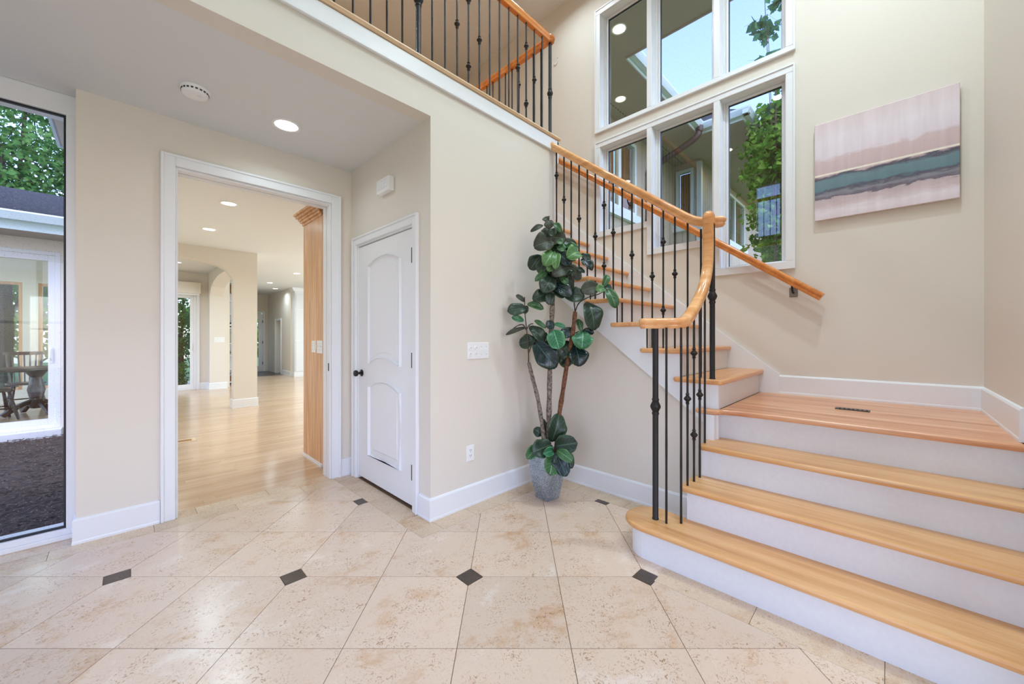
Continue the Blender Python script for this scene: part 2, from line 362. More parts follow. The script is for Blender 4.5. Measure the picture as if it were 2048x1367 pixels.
# ------------------------------------------------------------------ mesh helpers
class MB:
    def __init__(s): s.v = []; s.f = []; s.uv = None
    def add(s, vs, fs):
        o = len(s.v); s.v += [tuple(v) for v in vs]; s.f += [tuple(i + o for i in f) for f in fs]; return s
    def box(s, x0, x1, y0, y1, z0, z1):
        x0, x1 = min(x0, x1), max(x0, x1); y0, y1 = min(y0, y1), max(y0, y1); z0, z1 = min(z0, z1), max(z0, z1)
        return s.add([(x0, y0, z0), (x1, y0, z0), (x1, y1, z0), (x0, y1, z0), (x0, y0, z1), (x1, y0, z1), (x1, y1, z1), (x0, y1, z1)],
                     [(0, 3, 2, 1), (4, 5, 6, 7), (0, 1, 5, 4), (1, 2, 6, 5), (2, 3, 7, 6), (3, 0, 4, 7)])
    def prism(s, pts, axis, a, b):
        """polygon pts (2D, ccw) extruded along axis from a to b"""
        def P(p, t):
            return {'x': (t, p[0], p[1]), 'y': (p[0], t, p[1]), 'z': (p[0], p[1], t)}[axis]
        n = len(pts)
        vs = [P(p, a) for p in pts] + [P(p, b) for p in pts]
        fs = [tuple(range(n))[::-1], tuple(range(n, 2 * n))] + [(i, (i + 1) % n, n + (i + 1) % n, n + i) for i in range(n)]
        return s.add(vs, fs)
    def lathe(s, prof, c, n=12, axis='z', caps=True):
        """prof: list of (radius, height)"""
        vs = []; fs = []
        for r, h in prof:
            for k in range(n):
                a = 2 * PI * k / n
                p = (r * math.cos(a), r * math.sin(a), h)
                if axis == 'x': p = (p[2], p[0], p[1])
                elif axis == 'y': p = (p[0], p[2], p[1])
                vs.append((p[0] + c[0], p[1] + c[1], p[2] + c[2]))
        for i in range(len(prof) - 1):
            for k in range(n):
                k2 = (k + 1) % n
                fs.append((i * n + k, i * n + k2, (i + 1) * n + k2, (i + 1) * n + k))
        if caps:
            fs.append(tuple(range(n))[::-1]); b = (len(prof) - 1) * n; fs.append(tuple(range(b, b + n)))
        return s.add(vs, fs)
    def sweep(s, path, prof, closed=False, up=(0, 0, 1), caps=True, scales=None):
        """prof: list of (side, up) offsets"""
        path = [Vector(p) for p in path]; n = len(path); m = len(prof); vs = []; fs = []
        U = Vector(up); prev = None
        for i, p in enumerate(path):
            if closed: t = path[(i + 1) % n] - path[i - 1]
            elif i == 0: t = path[1] - path[0]
            elif i == n - 1: t = path[-1] - path[-2]
            else: t = (path[i + 1] - path[i]).normalized() + (path[i] - path[i - 1]).normalized()
            t.normalize()
            sd = t.cross(U)
            if sd.length < 0.25:
                sd = prev if prev is not None else t.cross(Vector((1, 0, 0)))
            sd = (sd - t * sd.dot(t)).normalized()
            if prev is not None and sd.dot(prev) < 0: sd = -sd
            prev = sd
            u2 = sd.cross(t).normalized()
            k = scales[i] if scales else 1.0
            for a, b in prof: vs.append(p + sd * a * k + u2 * b * k)
        segs = n if closed else n - 1
        for i in range(segs):
            j = (i + 1) % n
            for k in range(m):
                k2 = (k + 1) % m
                fs.append((i * m + k, i * m + k2, j * m + k2, j * m + k))
        if caps and not closed:
            fs.append(tuple(range(m))[::-1]); fs.append(tuple(range((n - 1) * m, n * m)))
        return s.add(vs, fs)
    def tube(s, path, r, n=8, scales=None):
        return s.sweep(path, [(r * math.cos(2 * PI * k / n), r * math.sin(2 * PI * k / n)) for k in range(n)], scales=scales)
    def build(s, name, mat, parent=None, smooth=False, bevel=0.0, seg=1, subd=0):
        me = bpy.data.meshes.new(name); me.from_pydata(s.v, [], s.f)
        if s.uv:
            l = me.uv_layers.new(name='UVMap')
            for lp in me.loops: l.data[lp.index].uv = s.uv[lp.vertex_index]
        me.validate(); me.update()
        bm = bmesh.new(); bm.from_mesh(me)
        if len(bm.faces) < 60000: bmesh.ops.recalc_face_normals(bm, faces=bm.faces)
        bm.to_mesh(me); bm.free()
        if smooth:
            me.shade_smooth()
            try: me.set_sharp_from_angle(angle=math.radians(42))
            except Exception: pass
        me.materials.append(M[mat] if isinstance(mat, str) else mat)
        o = bpy.data.objects.new(name, me); COL.objects.link(o)
        if parent is not None: o.parent = parent
        if bevel:
            b = o.modifiers.new('bevel', 'BEVEL'); b.width = bevel; b.segments = seg; b.limit_method = 'ANGLE'; b.angle_limit = math.radians(40)
        if subd:
            q = o.modifiers.new('sub', 'SUBSURF'); q.levels = subd; q.render_levels = subd
        return o
def tag(o, label, cat, group=None):
    o['label'] = label; o['category'] = cat
    if group: o['group'] = group
    return o
def struct(o, label=None, cat=None):
    o['kind'] = 'structure'
    if label: o['label'] = label
    if cat: o['category'] = cat
    return o
def thing(name, label, cat, loc=(0, 0, 0), rz=0.0, group=None):
    e = bpy.data.objects.new(name, None); COL.objects.link(e); e.empty_display_size = 0.1
    e.location = loc; e.rotation_euler = (0, 0, rz)
    return tag(e, label, cat, group)
def struct_root(name, label, cat, loc=(0, 0, 0)):
    e = bpy.data.objects.new(name, None); COL.objects.link(e); e.empty_display_size = 0.1; e.location = loc
    return struct(e, label, cat)
def copy_tree(o, parent=None):
    c = o.copy(); COL.objects.link(c); c.parent = parent
    for ch in [x for x in bpy.data.objects if x.parent == o]: copy_tree(ch, c)
    return c
def sbox(name, mat, *b, label=None, cat=None, bevel=0.0):
    return struct(MB().box(*b).build(name, mat, None, bevel=bevel), label, cat)
def wall_cells(mb, axis, a, b, u0, u1, v0, v1, holes):
    """wall slab normal to axis between a and b, spanning u (other horizontal axis) and z, with rectangular holes (u0,u1,z0,z1)"""
    us = sorted({u0, u1, *[h[0] for h in holes], *[h[1] for h in holes]}); us = [u for u in us if u0 <= u <= u1]
    for i in range(len(us) - 1):
        ua, ub = us[i], us[i + 1]; um = (ua + ub) / 2
        spans = sorted((h[2], h[3]) for h in holes if h[0] < um < h[1])
        z = v0; segs = []
        for s, e in spans:
            if s > z: segs.append((z, s))
            z = max(z, e)
        if z < v1: segs.append((z, v1))
        for s, e in segs:
            if axis == 'x': mb.box(a, b, ua, ub, s, e)
            else: mb.box(ua, ub, a, b, s, e)
    return mb
def frame_ring(mb, axis, a, b, u0, u1, z0, z1, w, sides='lrtb', wz=None):
    """rectangular frame lying in a vertical plane; w = bar width"""
    wz = wz or w
    def bx(ua, ub, za, zb):
        if axis == 'x': mb.box(a, b, ua, ub, za, zb)
        else: mb.box(ua, ub, a, b, za, zb)
    if 'l' in sides: bx(u0, u0 + w, z0, z1)
    if 'r' in sides: bx(u1 - w, u1, z0, z1)
    if 't' in sides: bx(u0 + (w if 'l' in sides else 0), u1 - (w if 'r' in sides else 0), z1 - wz, z1)
    if 'b' in sides: bx(u0 + (w if 'l' in sides else 0), u1 - (w if 'r' in sides else 0), z0, z0 + wz)
    return mb

# ------------------------------------------------------------------ key planes (metres; X runs to the right-hand vanishing point)
X2, Y1, Y3, X4, X5, YR = 1.49, 3.55, 2.25, 2.775, 3.88, -0.436
ZC = 2.785                     # ceiling under the upper floor
ZU = 3.142                     # upper floor
ZT = 5.44                      # top ceiling
R1 = 0.1975                    # lower risers
XR = [2.09, 2.325, 2.562, 2.815]   # riser planes of the lower flight
ZL = 4 * R1                    # landing
R2 = (ZU - ZL) / 12
def YF(k): return 0.765 + 0.2485 * (k - 5)   # nosing of upper tread k
def ZK(k): return ZL + R2 * (k - 4)

# ------------------------------------------------------------------ floor: diagonal travertine with insets and border
floor = struct(MB().box(-2.7, 2.8, -2.7, 3.69, -0.06, -0.003).build('floor', 'grout'))
G = 0.4655
ca, sa = math.cos(YAW), math.sin(YAW)
def lat(i, j):                 # grid corner (i across, j along the tile diagonal direction)
    a, d = -0.2245 + G * i, 1.561 + G * j
    return (d * ca + a * sa, d * sa - a * ca)
def clip(poly, x0, x1, y0, y1):
    for ax, lim, sg in ((0, x0, 1), (0, x1, -1), (1, y0, 1), (1, y1, -1)):
        out = []
        for i in range(len(poly)):
            p, q = poly[i], poly[(i + 1) % len(poly)]
            dp, dq = sg * (p[ax] - lim), sg * (q[ax] - lim)
            if dp >= 0: out.append(p)
            if (dp > 0 > dq) or (dp < 0 < dq):
                t = dp / (dp - dq); out.append((p[0] + t * (q[0] - p[0]), p[1] + t * (q[1] - p[1])))
        poly = out
        if len(poly) < 3: return []
    return poly
def parea(p): return abs(sum(p[i][0] * p[(i + 1) % len(p)][1] - p[(i + 1) % len(p)][0] * p[i][1] for i in range(len(p)))) / 2
BW = 0.152
REG = [(-2.6, X2 - 0.015 - BW, -2.6, Y1 - 0.015 - BW + 0.01), (X2 - 0.015 - BW, XR[0] - BW, -2.6, Y3 - 0.015 - BW + 0.01), (XR[0] - BW, X4 - 0.015 - BW, 0.87, Y3 - 0.015 - BW + 0.01)]
ID = 0.0705                    # half diagonal of the brown insets
def inset_at(i, j): return i % 2 == 0 and j % 2 == 1
for i in range(-16, 12):
    for j in range(-12, 10):
        g = 0.0015
        cs = []
        base = [(i, j), (i + 1, j), (i + 1, j + 1), (i, j + 1)]
        for k, (a, b) in enumerate(base):
            p = lat(a, b); q = lat(*base[(k + 1) % 4]); r = lat(*base[k - 1])
            ex = ((q[0] - p[0]) / G, (q[1] - p[1]) / G); ey = ((r[0] - p[0]) / G, (r[1] - p[1]) / G)
            if inset_at(a, b):
                for e, f in ((ey, ex), (ex, ey)):
                    cs.append((p[0] + e[0] * (ID + 0.002) + f[0] * g, p[1] + e[1] * (ID + 0.002) + f[1] * g))
            else:
                cs.append((p[0] + (ex[0] + ey[0]) * g, p[1] + (ex[1] + ey[1]) * g))
        mb = MB(); ar = 0
        for rg in REG:
            c = clip(cs, *rg)
            if len(c) >= 3 and parea(c) > 1e-5:
                mb.prism(c, 'z', -0.012, 0.0); ar += parea(c)
        if ar > 0.0006: mb.build('tile', 'tile', floor)
for i in range(-16, 12):
    for j in range(-12, 10):
        if inset_at(i, j):
            p = lat(i, j); e = ID - 0.001
            dm = []
            for a, d in ((e, 0), (0, e), (-e, 0), (0, -e)):
                dm.append((p[0] + d * ca + a * sa, p[1] + d * sa - a * ca))
            mb = MB(); ar = 0
            for rg in REG:
                c = clip(dm, *rg)
                if len(c) >= 3: mb.prism(c, 'z', -0.012, 0.0003); ar += parea(c)
            if ar > 0.0004: mb.build('inset_tile', 'inset', floor)
def strip(x0, x1, y0, y1, along, step=0.45, start=0.0):
    lo, hi = (x0, x1) if along == 'x' else (y0, y1)
    t = lo - step + (start % step); cuts = [lo]
    while t < hi:
        if t > lo + 0.03 and t < hi - 0.03: cuts.append(t)
        t += step
    cuts.append(hi); g = 0.0011
    for a, b in zip(cuts, cuts[1:]):
        if along == 'x': bb = (a + g, b - g, y0 + g, y1 - g)
        else: bb = (x0 + g, x1 - g, a + g, b - g)
        MB().box(*bb, -0.012, 0.0001).build('border_tile', 'tile_border', floor)
yb1 = Y1 - 0.015 - BW + 0.01
strip(-2.6, X2 - 0.167, yb1, 3.535, 'x', 0.45, 0.05)
strip(-2.6, 1.46, 3.535, 3.672, 'x', 0.45, 0.28)
strip(X2 - 0.167, X2, Y3 - 0.157, 3.535, 'y', 0.45, 0.3)
strip(X2, X4 - 0.167, Y3 - 0.157, Y3, 'x', 0.45, 0.28)
strip(X4 - 0.167, X4, 0.86, Y3, 'y', 0.45, 0.1)
strip(XR[0] - BW, XR[0] + 0.02, -0.43, 0.875, 'y', 0.43, 0.441 + 0.43)

# wooden floor of the rooms beyond the doorway
struct(MB().box(-0.05, 6.3, 3.674, 8.44, -0.05, 0.0).box(-3.2, 6.3, 8.44, 14.2, -0.05, 0.0).build('floor_living', 'floorwood'))
sbox('floor_far_entry', 'floor_dark', 1.9, 6.3, 14.2, 16.4, -0.05, 0.0)

# ------------------------------------------------------------------ walls
def wall(name, mat='wall'): return lambda mb: struct(mb.build(name, mat))
wall('wall_left')(wall_cells(MB(), 'y', Y1, Y1 + 0.16, -0.197, 2.79, 0, ZC, [(0.262, 1.31, 0, 2.452)]))
wall('wall_closet')(wall_cells(MB(), 'x', X2, X2 + 0.12, Y3 + 0.12, Y1, 0, ZC, [(2.46, 3.42, 0, 2.085)]))
wall('wall_middle')(MB().box(X2, X4 + 0.015, Y3, Y3 + 0.12, 0, ZC).box(-1.2, X4 + 0.015, Y3, Y3 + 0.12, ZC, 3.11))
wall('wall_stairwell')(MB().box(X4 + 0.015, X4 + 0.1, Y3, 5.0, 0, 3.10))
op = lambda y0, y1, z0, z1: (y0, y1, z0, z1)
WIN_LO = [(0.612, 1.112, 1.893), (1.165, 1.76, 2.185), (1.813, 2.375, 2.478)]
ZLT = 3.445
ZUB, ZUT = 3.665, 4.98
holes = [(a, b, z, ZLT) for a, b, z in WIN_LO] + [(a, b, ZUB, ZUT) for a, b, z in WIN_LO]
wall('wall_back')(wall_cells(MB(), 'x', X5, X5 + 0.15, YR - 0.15, 5.0, -0.6, ZT, holes))
wall('wall_right')(MB().box(1.9, X5, YR - 0.15, YR, 0, ZT))
wall('wall_entry_return')(MB().box(1.9, 2.05, -2.7, YR - 0.15, 0, ZT))
wall('wall_entry')(wall_cells(MB(), 'y', -2.85, -2.7, -2.85, 2.05, 0, ZT, [(-2.1, 1.3, 0.45, 2.6)]))
wall('wall_side')(wall_cells(MB(), 'x', -2.85, -2.7, -2.7, Y1 + 0.28, 0, ZT, [(-1.1, 1.3, 0.15, 2.45), (1.75, 2.32, 3.6, 4.9)]))
wall('wall_upper_back')(MB().box(-0.23, X5, 5.0, 5.12, ZU, ZT).box(-0.35, -0.23, Y1 + 0.28, 5.12, 2.87, ZT).box(-2.7, -0.23, Y1 + 0.15, Y1 + 0.28, ZC, ZT))
struct(MB().box(-2.85, X5 + 0.15, -2.85, Y1 + 0.28, ZT, ZT + 0.1).box(-0.35, X5 + 0.15, Y1 + 0.28, 5.12, ZT, ZT + 0.1).build('ceiling_top', 'ceil'))
# upper floor slab; its underside is the low ceiling
struct(MB().box(-2.7, X4 + 0.1, Y3 + 0.12, Y1 + 0.16, ZC, 3.105).box(-0.23, X4 + 0.1, Y1 + 0.16, 5.1, ZC + 0.085, 3.105).box(-2.7, -1.2, -2.7, Y3 + 0.12, ZC, 3.105).build('ceiling', 'ceil'))
struct(MB().box(-2.7, X4 + 0.1, Y3 + 0.0, Y1 + 0.16, 3.105, ZU).box(-0.23, X4 + 0.1, Y1 + 0.16, 5.0, 3.105, ZU).box(-2.7, -1.2, -2.7, Y3, 3.105, ZU).box(X4 + 0.1, X5, YF(16), 5.0, 3.0, ZU).build('floor_upper', 'tread_x'))
wall('wall_under_stair')(MB().prism([(0.84, 0), (Y3, 0), (Y3, 0.697 + 0.764 * (Y3 - 0.9) + 0.05), (0.84, 0.70)], 'x', X4, X4 + 0.06))

# rooms beyond
wall('wall_living_left')(MB().box(-0.23, -0.05, Y1 + 0.16, 8.28, -0.3, 2.9))
struct(MB().box(-0.23, 6.5, Y1 + 0.16, 8.28, ZC, ZC + 0.08).box(-3.4, 6.5, 8.28, 16.5, ZC, ZC + 0.08).build('ceiling_living', 'ceil'))
def arch_pts(u0, u1, zs, zc, n=14):
    return [(u0 + (u1 - u0) * t / n, zs + (zc - zs) * (1 - abs(2 * t / n - 1) ** 2.2) ** (1 / 2.0)) for t in range(n + 1)]
ap = arch_pts(-0.05, 1.38, 2.28, 2.57)
mb = MB().box(1.38, 1.74, 8.25, 8.43, 0, ZC)
for (a, za), (b, zb) in zip(ap, ap[1:]):
    mb.prism([(a, za), (b, zb), (b, ZC), (a, ZC)], 'y', 8.25, 8.43)
wall('wall_living_arch')(mb)
ap = arch_pts(8.43, 11.55, 2.23, 2.6)
mb = MB().box(1.47, 1.80, 11.55, 11.8, 0, ZC)
for (a, za), (b, zb) in zip(ap, ap[1:]):
    mb.prism([(a, za), (b, zb), (b, ZC), (a, ZC)], 'x', 1.47, 1.74)
wall('wall_dining_arch')(mb)
wall('wall_dining_back')(wall_cells(MB(), 'y', 11.8, 11.95, -3.2, 1.9, 0, ZC, [(-0.6, 1.25, 0, 2.3), (-3.0, -1.33, 0.25, 2.3), (-1.14, -0.75, 0.25, 2.3)]))
wall('wall_dining_front')(wall_cells(MB(), 'y', 8.28, 8.44, -3.2, -0.05, -0.3, 2.66, [(-2.6, -0.6, 0.0, 2.44)]))
wall('wall_bookcase')(MB().box(1.9, 2.9, 12.65, 12.8, 0, ZC).box(2.9, 3.02, 12.2, 16.2, 0, ZC) if False else MB().box(1.8, 2.42, 12.65, 12.8, 0, ZC))
wall('wall_far_back')(wall_cells(MB(), 'y', 16.2, 16.35, 1.9, 6.3, 0, ZC, [(2.72, 3.6, 0, 2.1)]))
wall('wall_far_right')(wall_cells(MB(), 'x', 3.75, 3.9, 13.5, 16.2, 0, ZC, [(14.56, 15.14, 0, 1.81)]))
wall('wall_far_side')(MB().box(2.30, 2.42, 12.8, 16.2, 0, ZC))
wall('wall_living_right')(wall_cells(MB(), 'x', 6.2, 6.35, Y1, 13.6, 0, ZC, [(6.0, 11.2, 0.3, 2.5)]))
wall('wall_niche')(MB().box(4.3, 4.4, 13.9, 15.8, 0, ZC))
wall('wall_living_near')(MB().box(2.79, 6.3, Y1 + 0.16, Y1 + 0.3, 0, ZC))
# ------------------------------------------------------------------ baseboards and casings
BBP = [(0.0, 0.0), (0.017, 0.0), (0.017, 0.012), (0.0145, 0.02), (0.0145, 0.142), (0.009, 0.152), (0.0, 0.155)]
def baseboard(name, pts, z=0.0, mat='trim', h=1.0, inner=1):
    """pts: polyline on the wall face, room on the left-hand side when inner=1"""
    mb = MB(); n = len(pts); P = [Vector((p[0], p[1])) for p in pts]
    rows = []
    for i in range(n):
        d0 = (P[i] - P[i - 1]).normalized() if i else None
        d1 = (P[i + 1] - P[i]).normalized() if i < n - 1 else None
        nn = lambda d: Vector((-d.y, d.x)) * inner
        if d0 is None: o = nn(d1)
        elif d1 is None: o = nn(d0)
        else:
            a, b = nn(d0), nn(d1); o = (a + b) / (1 + a.dot(b))
        rows.append([(P[i].x + o.x * q, P[i].y + o.y * q, z + w * h) for q, w in BBP])
    m = len(BBP); vs = [v for r in rows for v in r]; fs = []
    for i in range(n - 1):
        for k in range(m):
            k2 = (k + 1) % m; fs.append((i * m + k, i * m + k2, (i + 1) * m + k2, (i + 1) * m + k))
    fs.append(tuple(range(m))); fs.append(tuple(range((n - 1) * m, n * m)))
    mb.add(vs, fs)
    return struct(mb.build(name, mat))
baseboard('baseboard_left', [(0.182, Y1), (-0.197, Y1), (-0.197, Y1 + 0.13)], inner=1)
baseboard('baseboard_left_corner', [(X2, Y1), (1.392, Y1)], inner=1)
baseboard('baseboard_middle', [(X4, Y3), (X2, Y3), (X2, 2.388)], inner=1)
baseboard('baseboard_stair', [(X4, 0.85), (X4, Y3)], inner=1)
baseboard('baseboard_landing', [(2.85, YR), (X5, YR), (X5, 0.66)], z=ZL, inner=1)
def casing_y(name, y, u0, u1, z1, w, t=0.02, side=-1, z0=0.0):
    mb = MB()
    a, b = (y - t, y) if side < 0 else (y, y + t)
    frame_ring(mb, 'y', a, b, u0 - w, u1 + w, z0, z1 + w, w, 'lrt')
    c, d = (y - t - 0.008, y - t) if side < 0 else (y + t, y + t + 0.008)
    frame_ring(mb, 'y', c, d, u0 - w, u1 + w, z0, z1 + w, 0.018, 'lrt')
    return struct(mb.build(name, 'trim', bevel=0.003))
def casing_x(name, x, u0, u1, z1, w, t=0.02, side=-1, z0=0.0):
    mb = MB()
    a, b = (x - t, x) if side < 0 else (x, x + t)
    frame_ring(mb, 'x', a, b, u0 - w, u1 + w, z0, z1 + w, w, 'lrt')
    c, d = (x - t - 0.008, x - t) if side < 0 else (x + t, x + t + 0.008)
    frame_ring(mb, 'x', c, d, u0 - w, u1 + w, z0, z1 + w, 0.018, 'lrt')
    return struct(mb.build(name, 'trim', bevel=0.003))
casing_y('trim_1', Y1, 0.262, 1.31, 2.452, 0.078)
casing_y('trim_2', Y1 + 0.16, 0.262, 1.31, 2.452, 0.078, side=1)
# double jamb with the slot of a pocket door
mb = MB()
for ya, yb in ((Y1, Y1 + 0.07), (Y1 + 0.084, Y1 + 0.16)):
    mb.box(0.262, 0.276, ya, yb, 0, 2.452).box(1.296, 1.31, ya, yb, 0, 2.452).box(0.276, 1.296, ya, yb, 2.436, 2.452)
jamb = struct(mb.build('trim_3', 'trim', bevel=0.002))
mb = MB().box(0.2625, 0.268, Y1 + 0.07, Y1 + 0.084, 0, 2.45).box(1.304, 1.3095, Y1 + 0.07, Y1 + 0.084, 0, 2.45).box(0.268, 1.304, Y1 + 0.07, Y1 + 0.084, 2.446, 2.4515)
mb.build('pocket_slot', 'slot', jamb)
MB().box(1.296, 1.2935, Y1 + 0.012, Y1 + 0.03, 0.96, 1.03).build('strike_plate', 'bronze', jamb)
casing_x('trim_4', X2, 2.46, 3.42, 2.085, 0.068)
struct(frame_ring(MB(), 'x', X2, X2 + 0.12, 2.46, 3.42, 0.0, 2.085, 0.014, 'lrt').build('trim_5', 'trim'))

# ------------------------------------------------------------------ closet door
dr = struct_root('door_1', 'closed white two panel closet door with arched panels beside the tiled corner', 'door', (X2, 2.94, 0))
DY0, DY1 = 2.478, 3.402
def loc(o, root):
    o.data.transform(Matrix.Translation(-Vector(root.location))); return o
loc(MB().box(X2 + 0.008, X2 + 0.045, DY0, DY1, 0.022, 2.066).build('slab', 'trim', dr, bevel=0.002), dr)
def arc_top(y0, y1, z, rise, n=12):
    return [(y0 + (y1 - y0) * t / n, z + rise * (1 - (2 * t / n - 1) ** 2)) for t in range(n + 1)]
def door_panel(bot, top):
    out = bot + top[::-1]
    path = [(X2 + 0.007, y, z) for y, z in out]
    mb = MB().sweep(path, [(0.0, -0.019), (0.006, -0.012), (0.011, -0.004), (0.009, 0.005), (0.004, 0.012), (0.0, 0.019)], closed=True, up=(1, 0, 0))
    fr = loc(mb.build('panel_moulding', 'trim', dr, smooth=False), dr)
    cy = sum(p[0] for p in out) / len(out); cz = sum(p[1] for p in out) / len(out)
    inn = [(cy + (y - cy) * 0.80, cz + (z - cz) * (0.90 if len(top) else 0.9)) for y, z in out]
    p2 = [(cy + (y - cy) * 0.76, cz + (z - cz) * 0.88) for y, z in out]
    n = len(inn)
    vs = [(X2 + 0.0085, y, z) for y, z in inn] + [(X2 + 0.003, y, z) for y, z in p2]
    fs = [(i, (i + 1) % n, n + (i + 1) % n, n + i) for i in range(n)] + [tuple(range(n, 2 * n))]
    loc(MB().add(vs, fs).build('raised_panel', 'trim', dr), dr)
door_panel(arc_top(2.66, 3.19, 1.035, 0.06), arc_top(2.66, 3.19, 1.868, 0.06))
door_panel([(2.66, 0.25), (3.19, 0.25)], arc_top(2.66, 3.19, 0.835, 0.06))
for z in (1.86, 1.094, 0.278):
    loc(MB().lathe([(0.011, -0.055), (0.011, 0.055)], (X2 - 0.004, 2.4745, z), 10).build('hinge', 'black', dr), dr)
kn = loc(MB().lathe([(0.0, 0.0), (0.031, 0.0), (0.031, 0.006), (0.012, 0.012), (0.010, 0.035), (0.024, 0.042), (0.029, 0.055), (0.024, 0.068), (0.0, 0.073)], (0, 0, 0), 16, 'x').build('knob', 'bronze', dr, smooth=True), dr)
kn.data.transform(Matrix.Translation(Vector(dr.location)))
kn.data.transform(Matrix.Rotation(PI, 4, 'Z')); kn.location = (0.008, 3.345 - 2.94, 0.944)

# ------------------------------------------------------------------ tall stair windows
def xwindow(n, label, y0, y1, z0, z1, mat='glass'):
    w = struct_root('window_%d' % n, label, 'window', (X5 + 0.11, (y0 + y1) / 2, z0))
    loc(frame_ring(MB(), 'x', X5 + 0.075, X5 + 0.15, y0, y1, z0, z1, 0.022).build('frame', 'vinyl', w, bevel=0.003), w)
    loc(frame_ring(MB(), 'x', X5 + 0.085, X5 + 0.135, y0 + 0.022, y1 - 0.022, z0 + 0.022, z1 - 0.022, 0.022).build('sash', 'vinyl', w, bevel=0.004), w)
    loc(frame_ring(MB(), 'x', X5 + 0.1, X5 + 0.122, y0 + 0.044, y1 - 0.044, z0 + 0.044, z1 - 0.044, 0.004).build('gasket', 'black', w), w)
    loc(MB().box(X5 + 0.108, X5 + 0.112, y0 + 0.044, y1 - 0.044, z0 + 0.044, z1 - 0.044).build('pane', mat, w), w)
    return w
names = ['right', 'centre', 'left']
for k, (a, b, z) in enumerate(WIN_LO):
    xwindow(1 + k, 'lower %s pane of the white stair window over the steps' % names[k], a, b, z - 0.02, ZLT + 0.02)
    xwindow(4 + k, 'upper %s pane of the tall white stair window' % names[k], a, b, ZUB - 0.02, ZUT + 0.02)
# stepped jamb liner and casing of the lower group
CW, CT = 0.066, 0.02
mb = MB()
for a, b, z in WIN_LO:                     # drywall-return liners
    for zz in (z, ZUB):
        zt = ZLT if zz == z else ZUT
        frame_ring(mb, 'x', X5 - 0.002, X5 + 0.08, a, b, zz, zt, 0.004)
struct(mb.build('trim_6', 'trim'))
def casing_back(name, rects):
    mb = MB()
    for y0, y1, z0, z1 in rects:
        mb.box(X5 - CT, X5, y0, y1, z0, z1)
    return struct(mb.build(name, 'trim', bevel=0.003))
Yr, Yl = WIN_LO[0][0] - CW, WIN_LO[2][1] + CW
z1_, z2_, z3_ = WIN_LO[0][2], WIN_LO[1][2], WIN_LO[2][2]
casing_back('trim_7', [(Yr, Yl, ZLT, ZLT + CW), (Yr, WIN_LO[0][0], z1_, ZLT), (WIN_LO[2][1], Yl, z3_, ZLT),
    (WIN_LO[0][1], WIN_LO[1][0], z1_, ZLT), (WIN_LO[1][1], WIN_LO[2][0], z2_, ZLT),
    (Yr, WIN_LO[1][0], z1_ - CW, z1_), (WIN_LO[1][0], WIN_LO[2][0], z2_ - CW, z2_), (WIN_LO[2][0], Yl, z3_ - CW, z3_)])
casing_back('trim_8', [(Yr, Yl, ZUT, ZUT + CW), (Yr, WIN_LO[0][0], ZUB, ZUT), (WIN_LO[2][1], Yl, ZUB, ZUT),
    (WIN_LO[0][1], WIN_LO[1][0], ZUB, ZUT), (WIN_LO[1][1], WIN_LO[2][0], ZUB, ZUT), (Yr, Yl, ZUB - CW + 0.02, ZUB)])
# thin raised outer edge bands
mb = MB()
frame_ring(mb, 'x', X5 - CT - 0.007, X5 - CT, Yr, Yl, ZUB - CW + 0.02, ZUT + CW, 0.014)
mb.box(X5 - CT - 0.007, X5 - CT, Yr, Yl, ZLT + CW - 0.014, ZLT + CW).box(X5 - CT - 0.007, X5 - CT, Yr, Yr + 0.014, z1_ - CW, ZLT + CW - 0.014).box(X5 - CT - 0.007, X5 - CT, Yl - 0.014, Yl, z3_ - CW, ZLT + CW - 0.014)
struct(mb.build('trim_9', 'trim'))

# ------------------------------------------------------------------ left glazing beside the doorway
lw = struct_root('window_7', 'tall fixed window left of the doorway looking onto the courtyard', 'window', (-1.4, 3.7, 0))
mb = MB()
mb.box(-2.7, -0.197, Y1 + 0.13, Y1 + 0.27, 0, 0.065)
mb.box(-2.7, -0.197, Y1 + 0.13, Y1 + 0.27, 2.66, ZC)
mb.box(-0.245, -0.197, Y1 + 0.13, Y1 + 0.27, 0.065, 2.66).box(-2.7, -2.62, Y1 + 0.13, Y1 + 0.27, 0.065, 2.66)
loc(mb.build('frame', 'vinyl', lw, bevel=0.004), lw)
loc(frame_ring(MB(), 'y', Y1 + 0.15, Y1 + 0.17, -2.62, -0.245, 0.065, 2.66, 0.011).build('gasket', 'black', lw), lw)
loc(MB().box(-2.62, -0.245, Y1 + 0.158, Y1 + 0.162, 0.065, 2.66).build('pane', 'glass_clear', lw), lw)
loc(MB().box(-2.7, -0.197, Y1 + 0.112, Y1 + 0.13, 0, 0.03).build('sill', 'vinyl', lw, bevel=0.004), lw)

# added light openings behind the camera and the small window above the far bridge
ew = struct_root('window_8', 'added wide gridded window admitting light through the front wall', 'window', (-0.4, -2.78, 0.45))
mb = frame_ring(MB(), 'y', -2.83, -2.72, -2.1, 1.3, 0.45, 2.6, 0.06)
for x in (-0.97, 0.17): mb.box(x - 0.03, x + 0.03, -2.82, -2.73, 0.51, 2.54)
for z in (1.5,): mb.box(-2.04, 1.24, -2.81, -2.74, z - 0.02, z + 0.02)
loc(mb.build('frame', 'vinyl', ew), ew)
sw = struct_root('window_9', 'small high window above the bridge landing', 'window', (-2.78, 2.03, 3.6))
loc(frame_ring(MB(), 'x', -2.83, -2.72, 1.75, 2.32, 3.6, 4.9, 0.05).build('frame', 'vinyl', sw), sw)
dw = struct_root('window_10', 'added wide low window admitting light through the side wall', 'window', (-2.78, 0.1, 0.15))
loc(frame_ring(MB(), 'x', -2.83, -2.72, -1.1, 1.3, 0.15, 2.45, 0.06).build('frame', 'vinyl', dw), dw)

